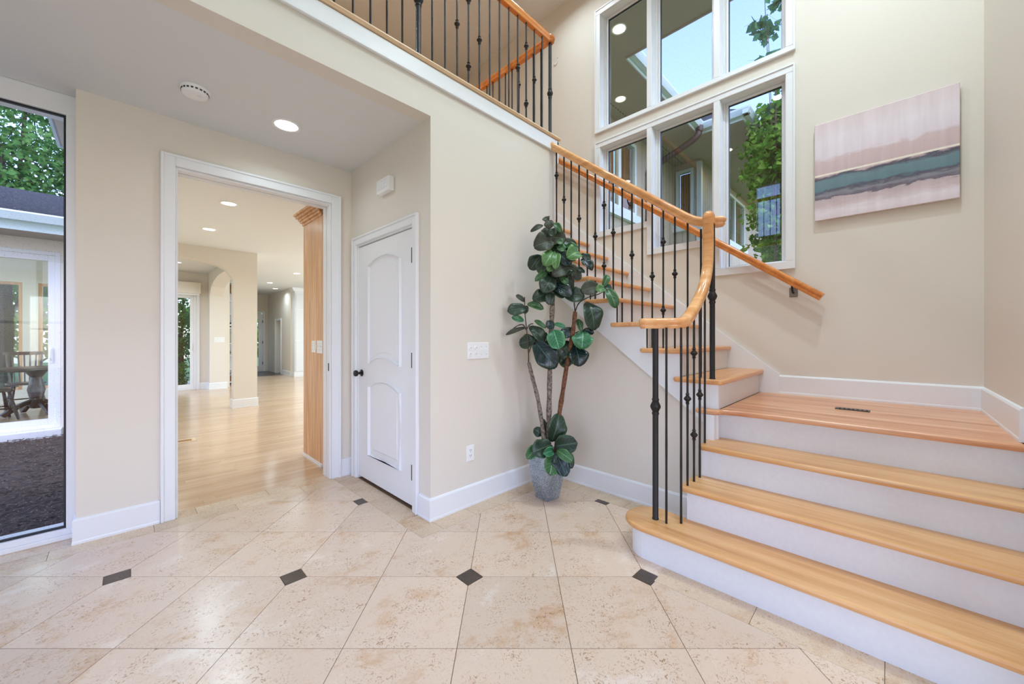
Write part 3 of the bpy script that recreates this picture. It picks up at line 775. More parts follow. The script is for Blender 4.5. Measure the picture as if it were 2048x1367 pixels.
# ------------------------------------------------------------------ staircase
st = thing('staircase', 'maple and white staircase rising to a landing and turning left under the tall windows', 'staircase', (2.8, 0.8, 0))
def spart(mb, name, mat, **k): return loc(mb.build(name, mat, st, **k), st)
TH = 0.034
def tread_z(mb, outline, z):
    return mb.prism(outline, 'z', z - TH, z)
def capsule(x0, x1, yl, r, n=16):
    """bullnose end: rounded toward +Y between x0 and x1"""
    pts = []
    c = ((x0 + x1) / 2, yl - (x1 - x0) / 2)
    for k in range(n + 1):
        a = PI * k / n
        pts.append((c[0] + (x1 - x0) / 2 * math.cos(a), c[1] + (x1 - x0) / 2 * math.sin(a)))
    return pts
# step 1 with bullnose
x0, x1 = XR[0] - 0.038, 2.365
out = [(x0, YR + 0.001)] + [(XR[1] + 0.018, YR + 0.001), (XR[1] + 0.018, 0.86)] + capsule(x0, x1, 1.155, 0)
spart(tread_z(MB(), out, R1), 'tread', 'tread', bevel=0.014, seg=3)
out = [(XR[0], YR + 0.001), (XR[1] + 0.02, YR + 0.001), (XR[1] + 0.02, 0.86)] + capsule(XR[0], 2.335, 1.115, 0)
spart(MB().prism(out, 'z', 0.0, R1 - TH), 'riser', 'riser')
for k, yl in ((1, 0.885), (2, 0.86)):
    x0, x1 = XR[k] - 0.035, XR[k + 1]
    spart(tread_z(MB(), [(x0, YR + 0.001), (x1 + 0.018, YR + 0.001), (x1 + 0.018, 0.815), (x1 - 0.02, yl), (x0 + 0.02, yl), (x0, yl - 0.02)], R1 * (k + 1)), 'tread', 'tread', bevel=0.014, seg=3)
    spart(MB().box(XR[k], XR[k] + 0.02, YR + 0.001, 0.845, R1 * k, R1 * (k + 1) - TH).box(XR[k] + 0.02, XR[k + 1] + 0.02, 0.815, 0.835, 0.0, R1 * (k + 1) - TH), 'riser', 'riser')
spart(MB().box(XR[3], XR[3] + 0.02, YR + 0.001, 0.82, R1 * 3, ZL - TH), 'riser', 'riser')
# landing with a nosing that sweeps back from the corner
nose = [(2.70, 0.93), (2.70, 0.80), (2.715, 0.785), (2.742, 0.775), (2.757, 0.74), (2.768, 0.68), (2.776, 0.6), (2.782, 0.5), (2.786, YR + 0.001)]
spart(MB().prism([(X5 - 0.001, YR + 0.001), (X5 - 0.001, 0.8), (2.79, 0.8), (2.79, 0.93)] + nose, 'z', ZL - TH, ZL), 'landing', 'landing', bevel=0.013, seg=3)
# upper flight
for k in range(5, 16):
    y0, z = YF(k), ZK(k)
    xl = X4 - 0.066
    yb = YF(k + 1) + 0.035
    out = [(X5 - 0.022, y0), (X5 - 0.022, yb), (X4 + 0.02, yb), (X4 + 0.02, yb + 0.035), (xl + 0.015, yb + 0.035), (xl, yb + 0.02), (xl, y0 + 0.015), (xl + 0.015, y0)]
    if y0 > Y3 - 0.3:
        xl = X4 + 0.102
        out = [(X5 - 0.022, y0), (X5 - 0.022, yb), (xl, yb), (xl, y0)]
    spart(tread_z(MB(), out, z), 'tread', 'tread_x', bevel=0.013, seg=3)
for k in range(5, 17):
    y0 = YF(k) + 0.033
    xl = X4 - 0.02 if y0 < Y3 - 0.02 else X4 + 0.102
    spart(MB().box(xl, X5 - 0.022, y0, y0 + 0.018, ZK(k - 1), ZK(k) - TH), 'riser', 'riser')
# outer stringer (sawtooth) and end post, wall skirt board
pts = [(0.82, 3 * R1), (0.84, 3 * R1 + 0.055)]
low = lambda y: 0.697 + 0.764 * (y - 0.9)
poly = [(0.80, 3 * R1), (0.85, 3 * R1), (0.85, low(0.85)), (Y3, low(Y3))]
k = 10
top = []
for k in range(5, 11):
    y0 = YF(k) + 0.033
    top.append((max(y0, 0.80), ZK(k - 1) - (TH if k > 5 else 0.0) if k > 5 else ZL - TH)); top.append((max(y0, 0.80), ZK(k) - TH))
top = [(y, z) for y, z in top if y < Y3]
poly = poly + [(Y3, ZK(10) - TH)] + top[::-1] + [(0.80, ZL - TH)]
cl = []
for p in poly:
    if not cl or (abs(p[0] - cl[-1][0]) + abs(p[1] - cl[-1][1])) > 1e-4: cl.append(p)
spart(MB().prism(cl, 'x', X4 - 0.028, X4 + 0.0), 'stringer', 'trim')
spart(MB().box(X4 - 0.075, XR[3] + 0.005, 0.81, 0.86, 3 * R1, ZL - TH).box(X4 - 0.028, X4 + 0.05, 0.80, YF(5) + 0.034, ZL, ZK(5) - TH), 'end_post', 'trim')
sk = lambda y: 0.985 + 0.79 * (y - 0.655)
spart(MB().prism([(0.655, ZL), (0.655, ZL + 0.165), (0.69, ZL + 0.19), (4.0, sk(4.0)), (4.0, sk(4.0) - 0.45), (0.9, ZL)], 'x', X5 - 0.021, X5 - 0.001), 'skirt_board', 'trim')
# small grilles
vt = thing('landing_vent', 'small brown slotted floor vent set in the landing boards', 'vent', (3.34, 0.17, ZL))
MB().box(-0.035, 0.035, -0.085, 0.085, 0.0005, 0.004).build('plate', 'bronze', vt)
for q in range(7): MB().box(-0.026, 0.026, -0.075 + q * 0.022, -0.066 + q * 0.022, 0.004, 0.0055).build('slat', 'slot', vt)

# ------------------------------------------------------------------ railings
RP = [(-0.020, -0.030), (0.020, -0.030), (0.026, -0.020), (0.024, -0.008), (0.031, 0.002), (0.033, 0.014), (0.027, 0.025), (0.013, 0.031), (-0.013, 0.031), (-0.027, 0.025), (-0.033, 0.014), (-0.031, 0.002), (-0.024, -0.008), (-0.026, -0.020)]
BR = 0.0068
def bar(x, y, z0, z1, root, r=BR):
    n = 10; path = []; sc = []
    for i in range(n + 1):
        t = i / n; path.append((x, y, z0 + (z1 - z0) * t)); sc.append(1 + 0.07 * math.sin(i * 2.1 + x * 40))
    mb = MB().sweep(path, [(r * math.cos(2 * PI * k / 8), r * math.sin(2 * PI * k / 8)) for k in range(8)], up=(0, 1, 0), scales=sc)
    o = loc(mb.build('baluster', 'iron', root, smooth=True), root)
    return o
def knot(x, y, z, root, par, s=1.0):
    pr = [(0.0, -0.034), (0.0085, -0.034), (0.0085, -0.029), (0.0125, -0.026), (0.0085, -0.021), (0.0095, -0.016), (0.0195, -0.005), (0.0215, 0.0), (0.0195, 0.005), (0.0095, 0.016), (0.0085, 0.021), (0.0125, 0.026), (0.0085, 0.029), (0.0085, 0.034), (0.0, 0.034)]
    o = MB().lathe([(a * s, b * s) for a, b in pr], (x, y, z), 12).build('collar', 'iron', par, smooth=True)
    o.data.transform(Matrix.Translation(-Vector(root.location)))
    return o
def newel(x, y, z0, z1, root, zc, r=0.0175, second=None):
    n = loc(MB().lathe([(0.0, z0), (r * 1.12, z0), (r * 1.12, z0 + 0.006), (r, z0 + 0.01), (r, zc - 0.04), (r * 0.96, zc), (r, zc + 0.04), (r, z1), (0.0, z1)], (x, y, 0), 16).build('newel', 'iron', root, smooth=True), root)
    pr = [(0.0, -0.05), (r * 1.05, -0.05), (r * 1.25, -0.04), (r * 1.05, -0.03), (r * 1.3, -0.022), (r * 1.75, -0.006), (r * 1.8, 0.0), (r * 1.75, 0.006), (r * 1.3, 0.022), (r * 1.05, 0.03), (r * 1.25, 0.04), (r * 1.05, 0.05), (0.0, 0.05)]
    o = MB().lathe(pr, (x, y, zc), 16).build('collar', 'iron', n, smooth=True)
    o.data.transform(Matrix.Translation(-Vector(root.location)))
def smooth_path(pts, n=6):
    P = [Vector(p) for p in pts]; out = []
    for i in range(len(P) - 1):
        p0 = P[max(i - 1, 0)]; p1 = P[i]; p2 = P[i + 1]; p3 = P[min(i + 2, len(P) - 1)]
        for k in range(n):
            t = k / n
            out.append(0.5 * ((2 * p1) + (p2 - p0) * t + (2 * p0 - 5 * p1 + 4 * p2 - p3) * t * t + (3 * p1 - p0 - 3 * p2 + p3) * t ** 3))
    out.append(P[-1]); return out
sr = thing('stair_railing', 'iron baluster stair railing with curved maple handrail from first step to upper floor', 'railing', (2.8, 0.9, 0.2))
XB = X4 + 0.035
rz = lambda y: 2.511 - 0.032 + 0.762 * (y - 1.507)      # centre line of the sloping rail
path = smooth_path([(XB, Y3 - 0.005, rz(Y3)), (XB, 1.9, rz(1.9)), (XB, 1.5, rz(1.5)), (XB, 1.2, rz(1.2)), (XB, 1.1, rz(1.1)), (XB, 1.03, rz(1.03)), (XB, 0.98, rz(1.03) - 0.033), (XB, 0.93, rz(1.03) - 0.055), (XB, 0.88, 2.048), (XB, 0.84, 2.046), (XB + 0.02, 0.80, 2.046)], 5)
loc(MB().sweep(path, RP).build('handrail', 'rail', sr, smooth=True), sr)
loc(MB().lathe([(0.0, -0.031), (0.03, -0.03), (0.041, -0.018), (0.036, -0.006), (0.047, 0.004), (0.049, 0.016), (0.04, 0.028), (0.0, 0.034)], (XB + 0.03, 0.825, 2.044), 18).build('handrail_end', 'rail', sr, smooth=True), sr)
gz = [(2.165, 1.03, 1.345), (2.20, 0.975, 1.345), (2.235, 0.905, 1.345), (2.29, 0.862, 1.35), (2.37, 0.85, 1.385), (2.47, 0.847, 1.455), (2.575, 0.845, 1.545), (2.65, 0.845, 1.635), (2.69, 0.845, 1.73), (2.703, 0.845, 1.85), (2.703, 0.845, 2.03)]
gp = smooth_path(gz, 5)
loc(MB().sweep(gp, RP, up=(0, 0, 1)).build('gooseneck_handrail', 'rail', sr, smooth=True), sr)
loc(MB().lathe([(0.0, -0.04), (0.036, -0.04), (0.038, 0.0), (0.036, 0.018), (0.027, 0.036), (0.013, 0.046), (0.0, 0.049)], (2.703, 0.845, 2.045), 18).build('gooseneck_cap', 'rail', sr, smooth=True), sr)
loc(MB().box(2.70, XB + 0.02, 0.825, 0.87, 2.01, 2.062).build('rail_joint', 'rail', sr, bevel=0.008, seg=2), sr)
newel(2.198, 0.978, R1, 1.318, sr, 0.858, 0.0165)
newel(2.755, 0.838, ZK(5), 2.012, sr, 1.536, 0.0165)
def gz_at(x):
    best = min(gp, key=lambda p: abs(p.x - x)); return best.z - 0.028
for x, y, z, ks in ((2.189, 0.91, R1, []), (2.249, 0.85, R1, []), (2.325, 0.842, 2 * R1, [0.904]), (2.418, 0.838, 2 * R1, [1.168, 0.676]), (2.511, 0.836, 2 * R1, [0.908]), (2.596, 0.834, 3 * R1, [])):
    zt = gz_at(x) if x > 2.26 else 1.32
    b = bar(x, y, z, zt, sr)
    for q in ks: knot(x, y, q, sr, b)
for k in range(5, 11):
    for i, dy in enumerate((0.093, 0.178, 0.262)):
        y = YF(k) + dy
        if y > Y3 - 0.02: continue
        if k == 5 and i == 0: y = 0.928; 
        if k == 5 and i == 1: y = 1.017
        if k == 5 and i == 2: continue
        b = bar(XB, y, ZK(k), max(rz(y) - 0.033, 2.01 if y < 1.05 else 0), sr)
        ks = []
        if k % 2 == 0 and k > 5: ks = [0.54] if i != 1 else [0.785, 0.28]
        elif k > 5 and i == 1: ks = [0.53]
        for q in ks: knot(XB, y, ZK(k) + q, sr, b)

# balcony edge: white fascia and maple nosing
struct(MB().box(-1.2, X4 + 0.075, Y3 - 0.022, Y3, 3.0, 3.11).box(X4 + 0.1, X4 + 0.122, Y3 - 0.022, 3.4, 2.9, 3.105).box(X4 + 0.075, X4 + 0.122, Y3 - 0.022, Y3, 3.0, 3.11).build('trim_10', 'trim', bevel=0.003))
struct(MB().box(-1.2, X4 + 0.145, Y3 - 0.042, Y3 + 0.1, 3.114, ZU + 0.002).box(X4 + 0.1, X4 + 0.145, Y3 + 0.1, YF(16), 3.11, ZU + 0.002).build('trim_11', 'nosing', bevel=0.012))
br = thing('balcony_railing', 'upper balcony railing of iron balusters under an orange maple handrail', 'railing', (1.5, 2.28, ZU))
YBL = 2.28
path = [(-1.18, YBL, 4.062), (2.0, YBL, 4.062)] + [(2.78 + 0.05 * math.sin(a), YBL + 0.05 * (1 - math.cos(a)), 4.062) for a in [PI / 2 * q / 6 for q in range(7)]] + [(2.83, 3.2, 4.062), (2.83, 3.75, 4.062)]
loc(MB().sweep(path, RP).build('handrail', 'rail_x', br, smooth=True), br)
loc(MB().lathe([(0.0, -0.031), (0.034, -0.03), (0.043, -0.018), (0.038, -0.006), (0.05, 0.004), (0.052, 0.016), (0.042, 0.028), (0.0, 0.034)], (2.832, YBL + 0.004, 4.062), 18).build('handrail_corner', 'rail_x', br, smooth=True), br)
newel(2.832, YBL, ZU, 4.035, br, 3.558, 0.0155)
newel(1.412, YBL, ZU, 4.035, br, 3.555, 0.0185)
newel(2.83, 3.72, ZU, 4.035, br, 3.558, 0.0155)
def kn_for(i): return {0: [3.579], 1: [3.825, 3.32], 2: [3.579]}.get(i % 6, [])
for i in range(13):
    x = 1.523 + 0.1085 * i
    if x > 2.79: break
    b = bar(x, YBL, ZU, 4.035, br)
    for q in kn_for(i - 2): knot(x, YBL, q, br, b)
for i in range(22):
    x = 1.292 - 0.1085 * i
    if x < -1.16: break
    b = bar(x, YBL, ZU, 4.035, br)
    for q in kn_for(i + 2): knot(x, YBL, q, br, b)
for i in range(13):
    y = 2.39 + 0.0975 * i
    b = bar(2.83, y, ZU, 4.035, br)
    for q in kn_for(i - 2): knot(2.83, y, q, br, b)
sp = []
for q in range(26):
    a = 0.4 + q * 0.24; r = 0.012 + 0.0028 * q
    sp.append((1.03 + r * math.cos(a) * 0.75, YBL, 3.47 + r * math.sin(a) * 1.9))
loc(MB().tube(sp, 0.005, 6).build('scroll', 'iron', br, smooth=True), br)
b2 = thing('bridge_railing', 'iron baluster railing of the opposite bridge landing', 'railing', (-1.22, 0.5, ZU))
loc(MB().sweep([(-1.22, -2.65, 4.062), (-1.22, 2.26, 4.062)], RP).build('handrail', 'rail', b2, smooth=True), b2)
for i in range(44):
    y = 2.15 - i * 0.109
    if y < -2.6: break
    b = bar(-1.22, y, ZU, 4.035, b2)
    for q in kn_for(i): knot(-1.22, y, q, b2, b)
# wall handrail
wr = thing('wall_handrail', 'maple handrail fixed to the window wall beside the landing', 'handrail', (X5, 0.5, 1.6))
wz = lambda y: 1.575 + 0.735 * (y - 0.374)
pth = [(X5 - 0.075, 0.372, wz(0.372)), (X5 - 0.075, 0.42, wz(0.42)), (X5 - 0.075, 4.0, wz(4.0))]
loc(MB().sweep(pth, RP).build('rail', 'rail_x', wr, smooth=True), wr)
for y in (0.56, 2.0, 3.6):
    z = wz(y) - 0.035
    bk = loc(MB().box(X5 - 0.008, X5, y - 0.028, y + 0.028, z - 0.085, z - 0.005).build('bracket_plate', 'pewter', wr, bevel=0.003), wr)
    loc(MB().tube(smooth_path([(X5 - 0.008, y, z - 0.05), (X5 - 0.05, y, z - 0.045), (X5 - 0.075, y, z - 0.01), (X5 - 0.075, y, z + 0.008)], 4), 0.007, 8).build('bracket_arm', 'bronze', wr, smooth=True), wr)
# ------------------------------------------------------------------ wall fittings
def switch_plate(name, label, c, w, h, axis, gangs, root_mat='plastic', outlet=False):
    """axis 'y': plate on a wall facing -Y; axis 'x': facing -X"""
    t = thing(name, label, 'switch' if not outlet else 'outlet', c)
    def bx(mb, u0, u1, d0, d1, z0, z1):
        if axis == 'y': mb.box(u0, u1, -d1, -d0, z0, z1)
        else: mb.box(-d1, -d0, u0, u1, z0, z1)
        return mb
    bx(MB(), -w / 2, w / 2, 0, 0.006, -h / 2, h / 2).build('plate', root_mat, t, bevel=0.002)
    for g in range(gangs):
        u = -w / 2 + w * (g + 0.5) / gangs
        if outlet:
            for dz in (0.02, -0.02):
                r = bx(MB(), u - 0.016, u + 0.016, 0.006, 0.008, dz - 0.014, dz + 0.014).build('receptacle', root_mat, t, bevel=0.003)
                bx(bx(bx(MB(), u - 0.008, u - 0.005, 0.008, 0.0085, dz - 0.002, dz + 0.008), u + 0.005, u + 0.008, 0.008, 0.0085, dz - 0.002, dz + 0.008), u - 0.002, u + 0.002, 0.008, 0.0085, dz - 0.01, dz - 0.006).build('slots', 'slot', r)
        elif gangs == 4 and g < 2:
            for dz in (0.022, -0.022):
                s = (MB().lathe([(0.013, 0), (0.013, 0.007), (0.0, 0.007)], (0, 0, 0), 14, 'y')).build('button', root_mat, t, smooth=True)
                s.rotation_euler = (0, 0, PI); s.location = (u, -0.006, dz)
                MB().lathe([(0.003, 0.007), (0.003, 0.0078), (0, 0.0078)], (0, 0, 0), 8, 'y').build('button_mark', 'slot', s)
        else:
            bx(MB(), u - 0.006, u + 0.006, 0.006, 0.016, 0.0, 0.014).build('toggle', root_mat, t, bevel=0.002)
            bx(bx(MB(), u - 0.002, u + 0.002, 0.006, 0.0068, 0.028, 0.032), u - 0.002, u + 0.002, 0.006, 0.0068, -0.032, -0.028).build('screw', 'slot', t)
    return t
switch_plate('switch_plate', 'white four gang switch plate with round buttons on the wall left of the plant', (1.918, Y3, 1.16), 0.215, 0.125, 'y', 4)
switch_plate('outlet_plate', 'white duplex outlet low on the wall left of the plant pot', (1.838, Y3, 0.392), 0.074, 0.118, 'y', 1, outlet=True)
cb = thing('door_chime', 'white louvred door chime box on the wall above the closet door', 'chime', (X2, 2.85, 2.46))
MB().box(-0.05, 0, -0.1, 0.1, -0.055, 0.055).build('housing', 'plastic', cb, bevel=0.006, seg=2)
for i in range(6):
    for j in range(3):
        MB().box(-0.0525, -0.0495, -0.083 + i * 0.029, -0.062 + i * 0.029, -0.03 + j * 0.027, -0.012 + j * 0.027).build('louvre', 'trim', cb)
sd = thing('smoke_detector', 'round white smoke detector on the low ceiling', 'smoke detector', (0.316, 3.04, ZC))
MB().lathe([(0.0, 0), (0.073, 0), (0.074, -0.008), (0.068, -0.013), (0.066, -0.03), (0.06, -0.038), (0.0, -0.04)], (0, 0, 0), 32).build('body', 'plastic', sd, smooth=True)
for q in range(20):
    a = 2 * PI * q / 20
    v = MB().box(-0.006, 0.006, 0.0655, 0.0685, -0.026, -0.017).build('vent_slot', 'slot', sd); v.rotation_euler = (0, 0, a)
MB().lathe([(0.0, -0.0395), (0.012, -0.0395), (0.012, -0.042), (0, -0.042)], (0.02, -0.01, 0), 14).build('test_button', 'trim', sd)
hk = thing('wall_hook', 'small white curved bracket plate on the window wall behind the railing', 'bracket', (X5, 3.04, 4.8))
MB().tube([(-0.006, 0.05 * math.cos(a), 0.075 * math.sin(a)) for a in [PI * 1.05 + q * 0.2 for q in range(9)]], 0.006, 8).build('plate', 'plastic', hk, smooth=True)
for a in (PI * 1.05, PI * 1.05 + 1.6): MB().lathe([(0.005, -0.014), (0.005, -0.012), (0, -0.012)], (0, 0.05 * math.cos(a), 0.075 * math.sin(a)), 8, 'x').build('screw', 'slot', hk)

LN = 0
def recessed(loc_, label, group, r=0.085, power=14, lens='lens', col=(0.735, 0.905, 0.985), cat='light', spot=True):
    t = thing('recessed_light', label, cat, loc_, group=group)
    MB().lathe([(r * 0.80, 0.004), (r * 1.0, 0.004), (r * 1.0, -0.004), (r * 0.9, -0.007), (r * 0.80, -0.003)], (0, 0, 0), 28, caps=False).build('trim_ring', 'plastic', t, smooth=True)
    MB().lathe([(0.0, -0.001), (r * 0.80, -0.001), (r * 0.80, -0.0025), (0.0, -0.0025)], (0, 0, 0), 28).build('lens', lens, t)
    if power:
        l = bpy.data.lights.new('bulb', 'AREA'); l.shape = 'DISK'; l.size = r * 1.5; l.energy = power; l.color = col; l.spread = math.radians(150)
        o = bpy.data.objects.new('bulb', l); COL.objects.link(o); o.parent = t; o.location = (0, 0, -0.012)
    return t
recessed((0.83, 3.09, ZC), 'bright recessed light in the low ceiling in front of the doorway', None, 0.092, 2.4)
for p, lb in (((0.857, 5.376), 'nearer of the two recessed lights in a row just inside the doorway'), ((0.866, 6.865), 'farther of the two recessed lights in a row just inside the doorway'), ((0.79, 10.4), 'recessed light seen through the living room arch'),
          ((2.96, 10.2), 'recessed light nearest the oak cabinet in the far ceiling'), ((2.94, 12.5), 'leftmost of the three far recessed lights past the pillar'), ((3.42, 13.9), 'lowest of the three far recessed lights past the pillar')):
    recessed((p[0], p[1], ZC), lb, None, 0.085, 11 if p[1] < 13 else 6)
for p in ((3.3, 5.4), (3.3, 7.8), (5.0, 5.4), (5.0, 7.8), (5.0, 10.2), (-1.0, 10.4)):  # unseen lamps added to brighten the living and dining rooms
    recessed((p[0], p[1], ZC), 'added ceiling light brightening the living room out of the doorway view', 'added unseen living room lights', 0.085, 20)
for x, y, pw_, lb in ((-0.04, 1.38, 9, 'high foyer ceiling light mirrored in the right stair pane'), (1.25, 0.2, 8, None), (2.4, 1.6, 13, None), (2.0, 0.6, 16, None), (-1.0, -1.2, 8, None), (0.9, -1.6, 8, None), (3.25, 2.6, 10, None), (1.0, 3.6, 26, None), (2.75, -0.05, 38, None)):  # all but the mirrored lamp are added to light the foyer walls
    recessed((x, y, ZT), lb or 'added fill light in the high foyer ceiling', 'high foyer ceiling lights', 0.095, pw_ * 1.1)

# ------------------------------------------------------------------ painting
def canvas(name):
    m, nt, p = nmat(name)
    tc = N(nt, 'ShaderNodeTexCoord'); sep = N(nt, 'ShaderNodeSeparateXYZ'); nt.links.new(tc.outputs['Object'], sep.inputs[0])
    mp = N(nt, 'ShaderNodeMapping'); mp.inputs['Scale'].default_value = (1, 3.5, 11); nt.links.new(tc.outputs['Object'], mp.inputs['Vector'])
    no = N(nt, 'ShaderNodeTexNoise', Scale=2.2, Detail=7.0, Roughness=0.65, Distortion=0.5); nt.links.new(mp.outputs[0], no.inputs['Vector'])
    sc = N(nt, 'ShaderNodeMath', operation='MULTIPLY_ADD'); sc.inputs[1].default_value = 0.13; sc.inputs[2].default_value = -0.065
    nt.links.new(no.outputs['Fac'], sc.inputs[0])
    dv = N(nt, 'ShaderNodeMath', operation='MULTIPLY_ADD'); dv.inputs[1].default_value = 1 / 0.77; dv.inputs[2].default_value = 0.5
    nt.links.new(sep.outputs[2], dv.inputs[0])
    ad = N(nt, 'ShaderNodeMath', operation='ADD'); nt.links.new(dv.outputs[0], ad.inputs[0]); nt.links.new(sc.outputs[0], ad.inputs[1])
    pk, pd, pl = lin(226, 212, 216), lin(208, 188, 190), lin(232, 222, 228)
    r = ramp(nt, [(0.0, lin(224, 210, 214)), (0.08, lin(232, 222, 228)), (0.155, pd), (0.205, lin(196, 178, 182)), (0.215, lin(110, 98, 112)), (0.26, lin(142, 142, 150)), (0.29, lin(88, 84, 100)), (0.315, lin(104, 132, 140)), (0.40, lin(112, 138, 146)), (0.435, lin(84, 76, 92)), (0.455, lin(206, 182, 184)), (0.60, lin(212, 190, 190)), (0.63, lin(228, 216, 224)), (0.80, pl), (1.0, lin(224, 206, 208))])
    nt.links.new(ad.outputs[0], r.inputs['Fac'])
    # thin cream line, almost straight
    ab = N(nt, 'ShaderNodeMath', operation='SUBTRACT'); ab.inputs[1].default_value = 0.463; nt.links.new(dv.outputs[0], ab.inputs[0])
    aa = N(nt, 'ShaderNodeMath', operation='ABSOLUTE'); nt.links.new(ab.outputs[0], aa.inputs[0])
    lt = N(nt, 'ShaderNodeMath', operation='LESS_THAN'); lt.inputs[1].default_value = 0.009; nt.links.new(aa.outputs[0], lt.inputs[0])
    mx = N(nt, 'ShaderNodeMixRGB'); nt.links.new(lt.outputs[0], mx.inputs['Fac']); nt.links.new(r.outputs['Color'], mx.inputs[1]); mx.inputs[2].default_value = (*lin(240, 232, 218), 1)
    # vertical streaks in the pale sky band
    m2 = N(nt, 'ShaderNodeMapping'); m2.inputs['Scale'].default_value = (1, 14, 1.2); nt.links.new(tc.outputs['Object'], m2.inputs['Vector'])
    n2 = N(nt, 'ShaderNodeTexNoise', Scale=1.6, Detail=4.0); nt.links.new(m2.outputs[0], n2.inputs['Vector'])
    r2 = ramp(nt, [(0.35, (0.93, 0.9, 0.91)), (0.65, (1.03, 1.03, 1.04))]); nt.links.new(n2.outputs['Fac'], r2.inputs['Fac'])
    m3 = N(nt, 'ShaderNodeMixRGB', blend_type='MULTIPLY'); m3.inputs['Fac'].default_value = 0.8
    nt.links.new(mx.outputs[0], m3.inputs[1]); nt.links.new(r2.outputs['Color'], m3.inputs[2])
    nt.links.new(m3.outputs[0], p.inputs['Base Color']); p.inputs['Roughness'].default_value = 0.7
    b = N(nt, 'ShaderNodeBump', Strength=0.15, Distance=0.003); nt.links.new(no.outputs['Fac'], b.inputs['Height']); nt.links.new(b.outputs['Normal'], p.inputs['Normal'])
    return m
M['canvas'] = canvas('abstract_seascape')
pt = thing('painting', 'unframed abstract painting with pink, grey and teal bands on the landing wall', 'painting', (X5, 0.043, 2.557))
MB().box(-0.033, -0.012, -0.376, 0.376, -0.378, 0.378).build('canvas_face', 'canvas', pt, bevel=0.003)
frame_ring(MB(), 'x', -0.012, -0.001, -0.36, 0.36, -0.362, 0.362, 0.03).build('stretcher', 'cab', pt)

# ------------------------------------------------------------------ potted plant
pl = thing('potted_plant', 'tall artificial fiddle leaf fig in a tapered zinc pot in the corner', 'plant', (2.355, 1.925, 0))
RTV = Vector((math.sin(YAW), -math.cos(YAW), 0)); FWV = Vector((math.cos(YAW), math.sin(YAW), 0))
hp = math.radians(-8)
def sq(s, z, r=hp): return [(s / 2 * (a * math.cos(r) - b * math.sin(r)), s / 2 * (a * math.sin(r) + b * math.cos(r)), z) for a, b in ((-1, -1), (1, -1), (1, 1), (-1, 1))]
vs = sq(0.132, 0.0) + sq(0.165, 0.10) + sq(0.205, 0.25) + sq(0.228, 0.372) + sq(0.212, 0.372) + sq(0.2, 0.33)
fs = [(3, 2, 1, 0)] + [(4 * l + i, 4 * l + (i + 1) % 4, 4 * l + 4 + (i + 1) % 4, 4 * l + 4 + i) for l in range(5) for i in range(4)]
MB().add(vs, fs).build('pot', 'pot', pl, bevel=0.005, seg=2)
MB().add(sq(0.2, 0.335) + sq(0.2, 0.345), [(0, 1, 2, 3), (4, 5, 6, 7), (0, 1, 5, 4), (1, 2, 6, 5), (2, 3, 7, 6), (3, 0, 4, 7)]).build('soil', 'soil', pl)
def pw(u, z, d=0.0): return RTV * u + FWV * d + Vector((0, 0, z))
def trunk(pts, r0, r1, mat, name='trunk'):
    P = smooth_path([pw(*p) for p in pts], 5); n = len(P)
    sc = [(1 + (r1 / r0 - 1) * i / (n - 1)) * (1 + 0.10 * math.sin(i * 1.7) + 0.05 * math.sin(i * 4.1)) for i in range(n)]
    return MB().tube(P, r0 * (1.12 if name == 'trunk' else 1.0), 9, sc).build(name, mat, pl, smooth=True)
trunk([(-0.02, 0.33), (-0.03, 0.50), (-0.07, 0.76), (-0.11, 0.92), (-0.13, 1.0), (-0.146, 1.06)], 0.0155, 0.013, 'trunk_grey')
trunk([(0.01, 0.33, 0.02), (0.013, 0.5, 0.02), (0.02, 0.80, 0.02), (0.025, 1.05, 0.02), (0.036, 1.33, 0.02), (0.045, 1.55, 0.02), (0.045, 1.62, 0.02)], 0.0185, 0.017, 'trunk_grey')
trunk([(0.07, 0.33, -0.01), (0.088, 0.60, -0.01), (0.125, 0.85, -0.01), (0.16, 1.08, -0.01), (0.205, 1.33, -0.01), (0.22, 1.462, -0.01)], 0.0165, 0.015, 'trunk_brown')
tw = [[(-0.146, 1.05), (-0.148, 1.16), (-0.16, 1.30), (-0.175, 1.45), (-0.178, 1.58)], [(-0.146, 1.14), (-0.12, 1.20), (-0.07, 1.245), (-0.04, 1.27)], [(-0.165, 1.32), (-0.19, 1.36), (-0.23, 1.355), (-0.27, 1.33)], [(-0.165, 1.32), (-0.14, 1.36), (-0.11, 1.37)],
      [(0.22, 1.46), (0.215, 1.52), (0.205, 1.62), (0.20, 1.75)], [(0.22, 1.46), (0.25, 1.53), (0.32, 1.575), (0.40, 1.60), (0.44, 1.62)], [(0.045, 1.6, 0.02), (0.04, 1.75, 0.0), (0.03, 1.95, 0.0), (0.015, 2.12, 0.0), (0.01, 2.2, 0.0)], [(0.045, 1.65, 0.02), (0.10, 1.78, 0), (0.16, 1.9, 0)], [(0.17, 1.10, -0.01), (0.13, 1.16, -0.03), (0.07, 1.20, -0.04)], [(0.19, 1.28, -0.01), (0.23, 1.30, -0.02), (0.245, 1.31, -0.03)]]
for t in tw: trunk(t, 0.0055, 0.0035, 'twig', 'twig')
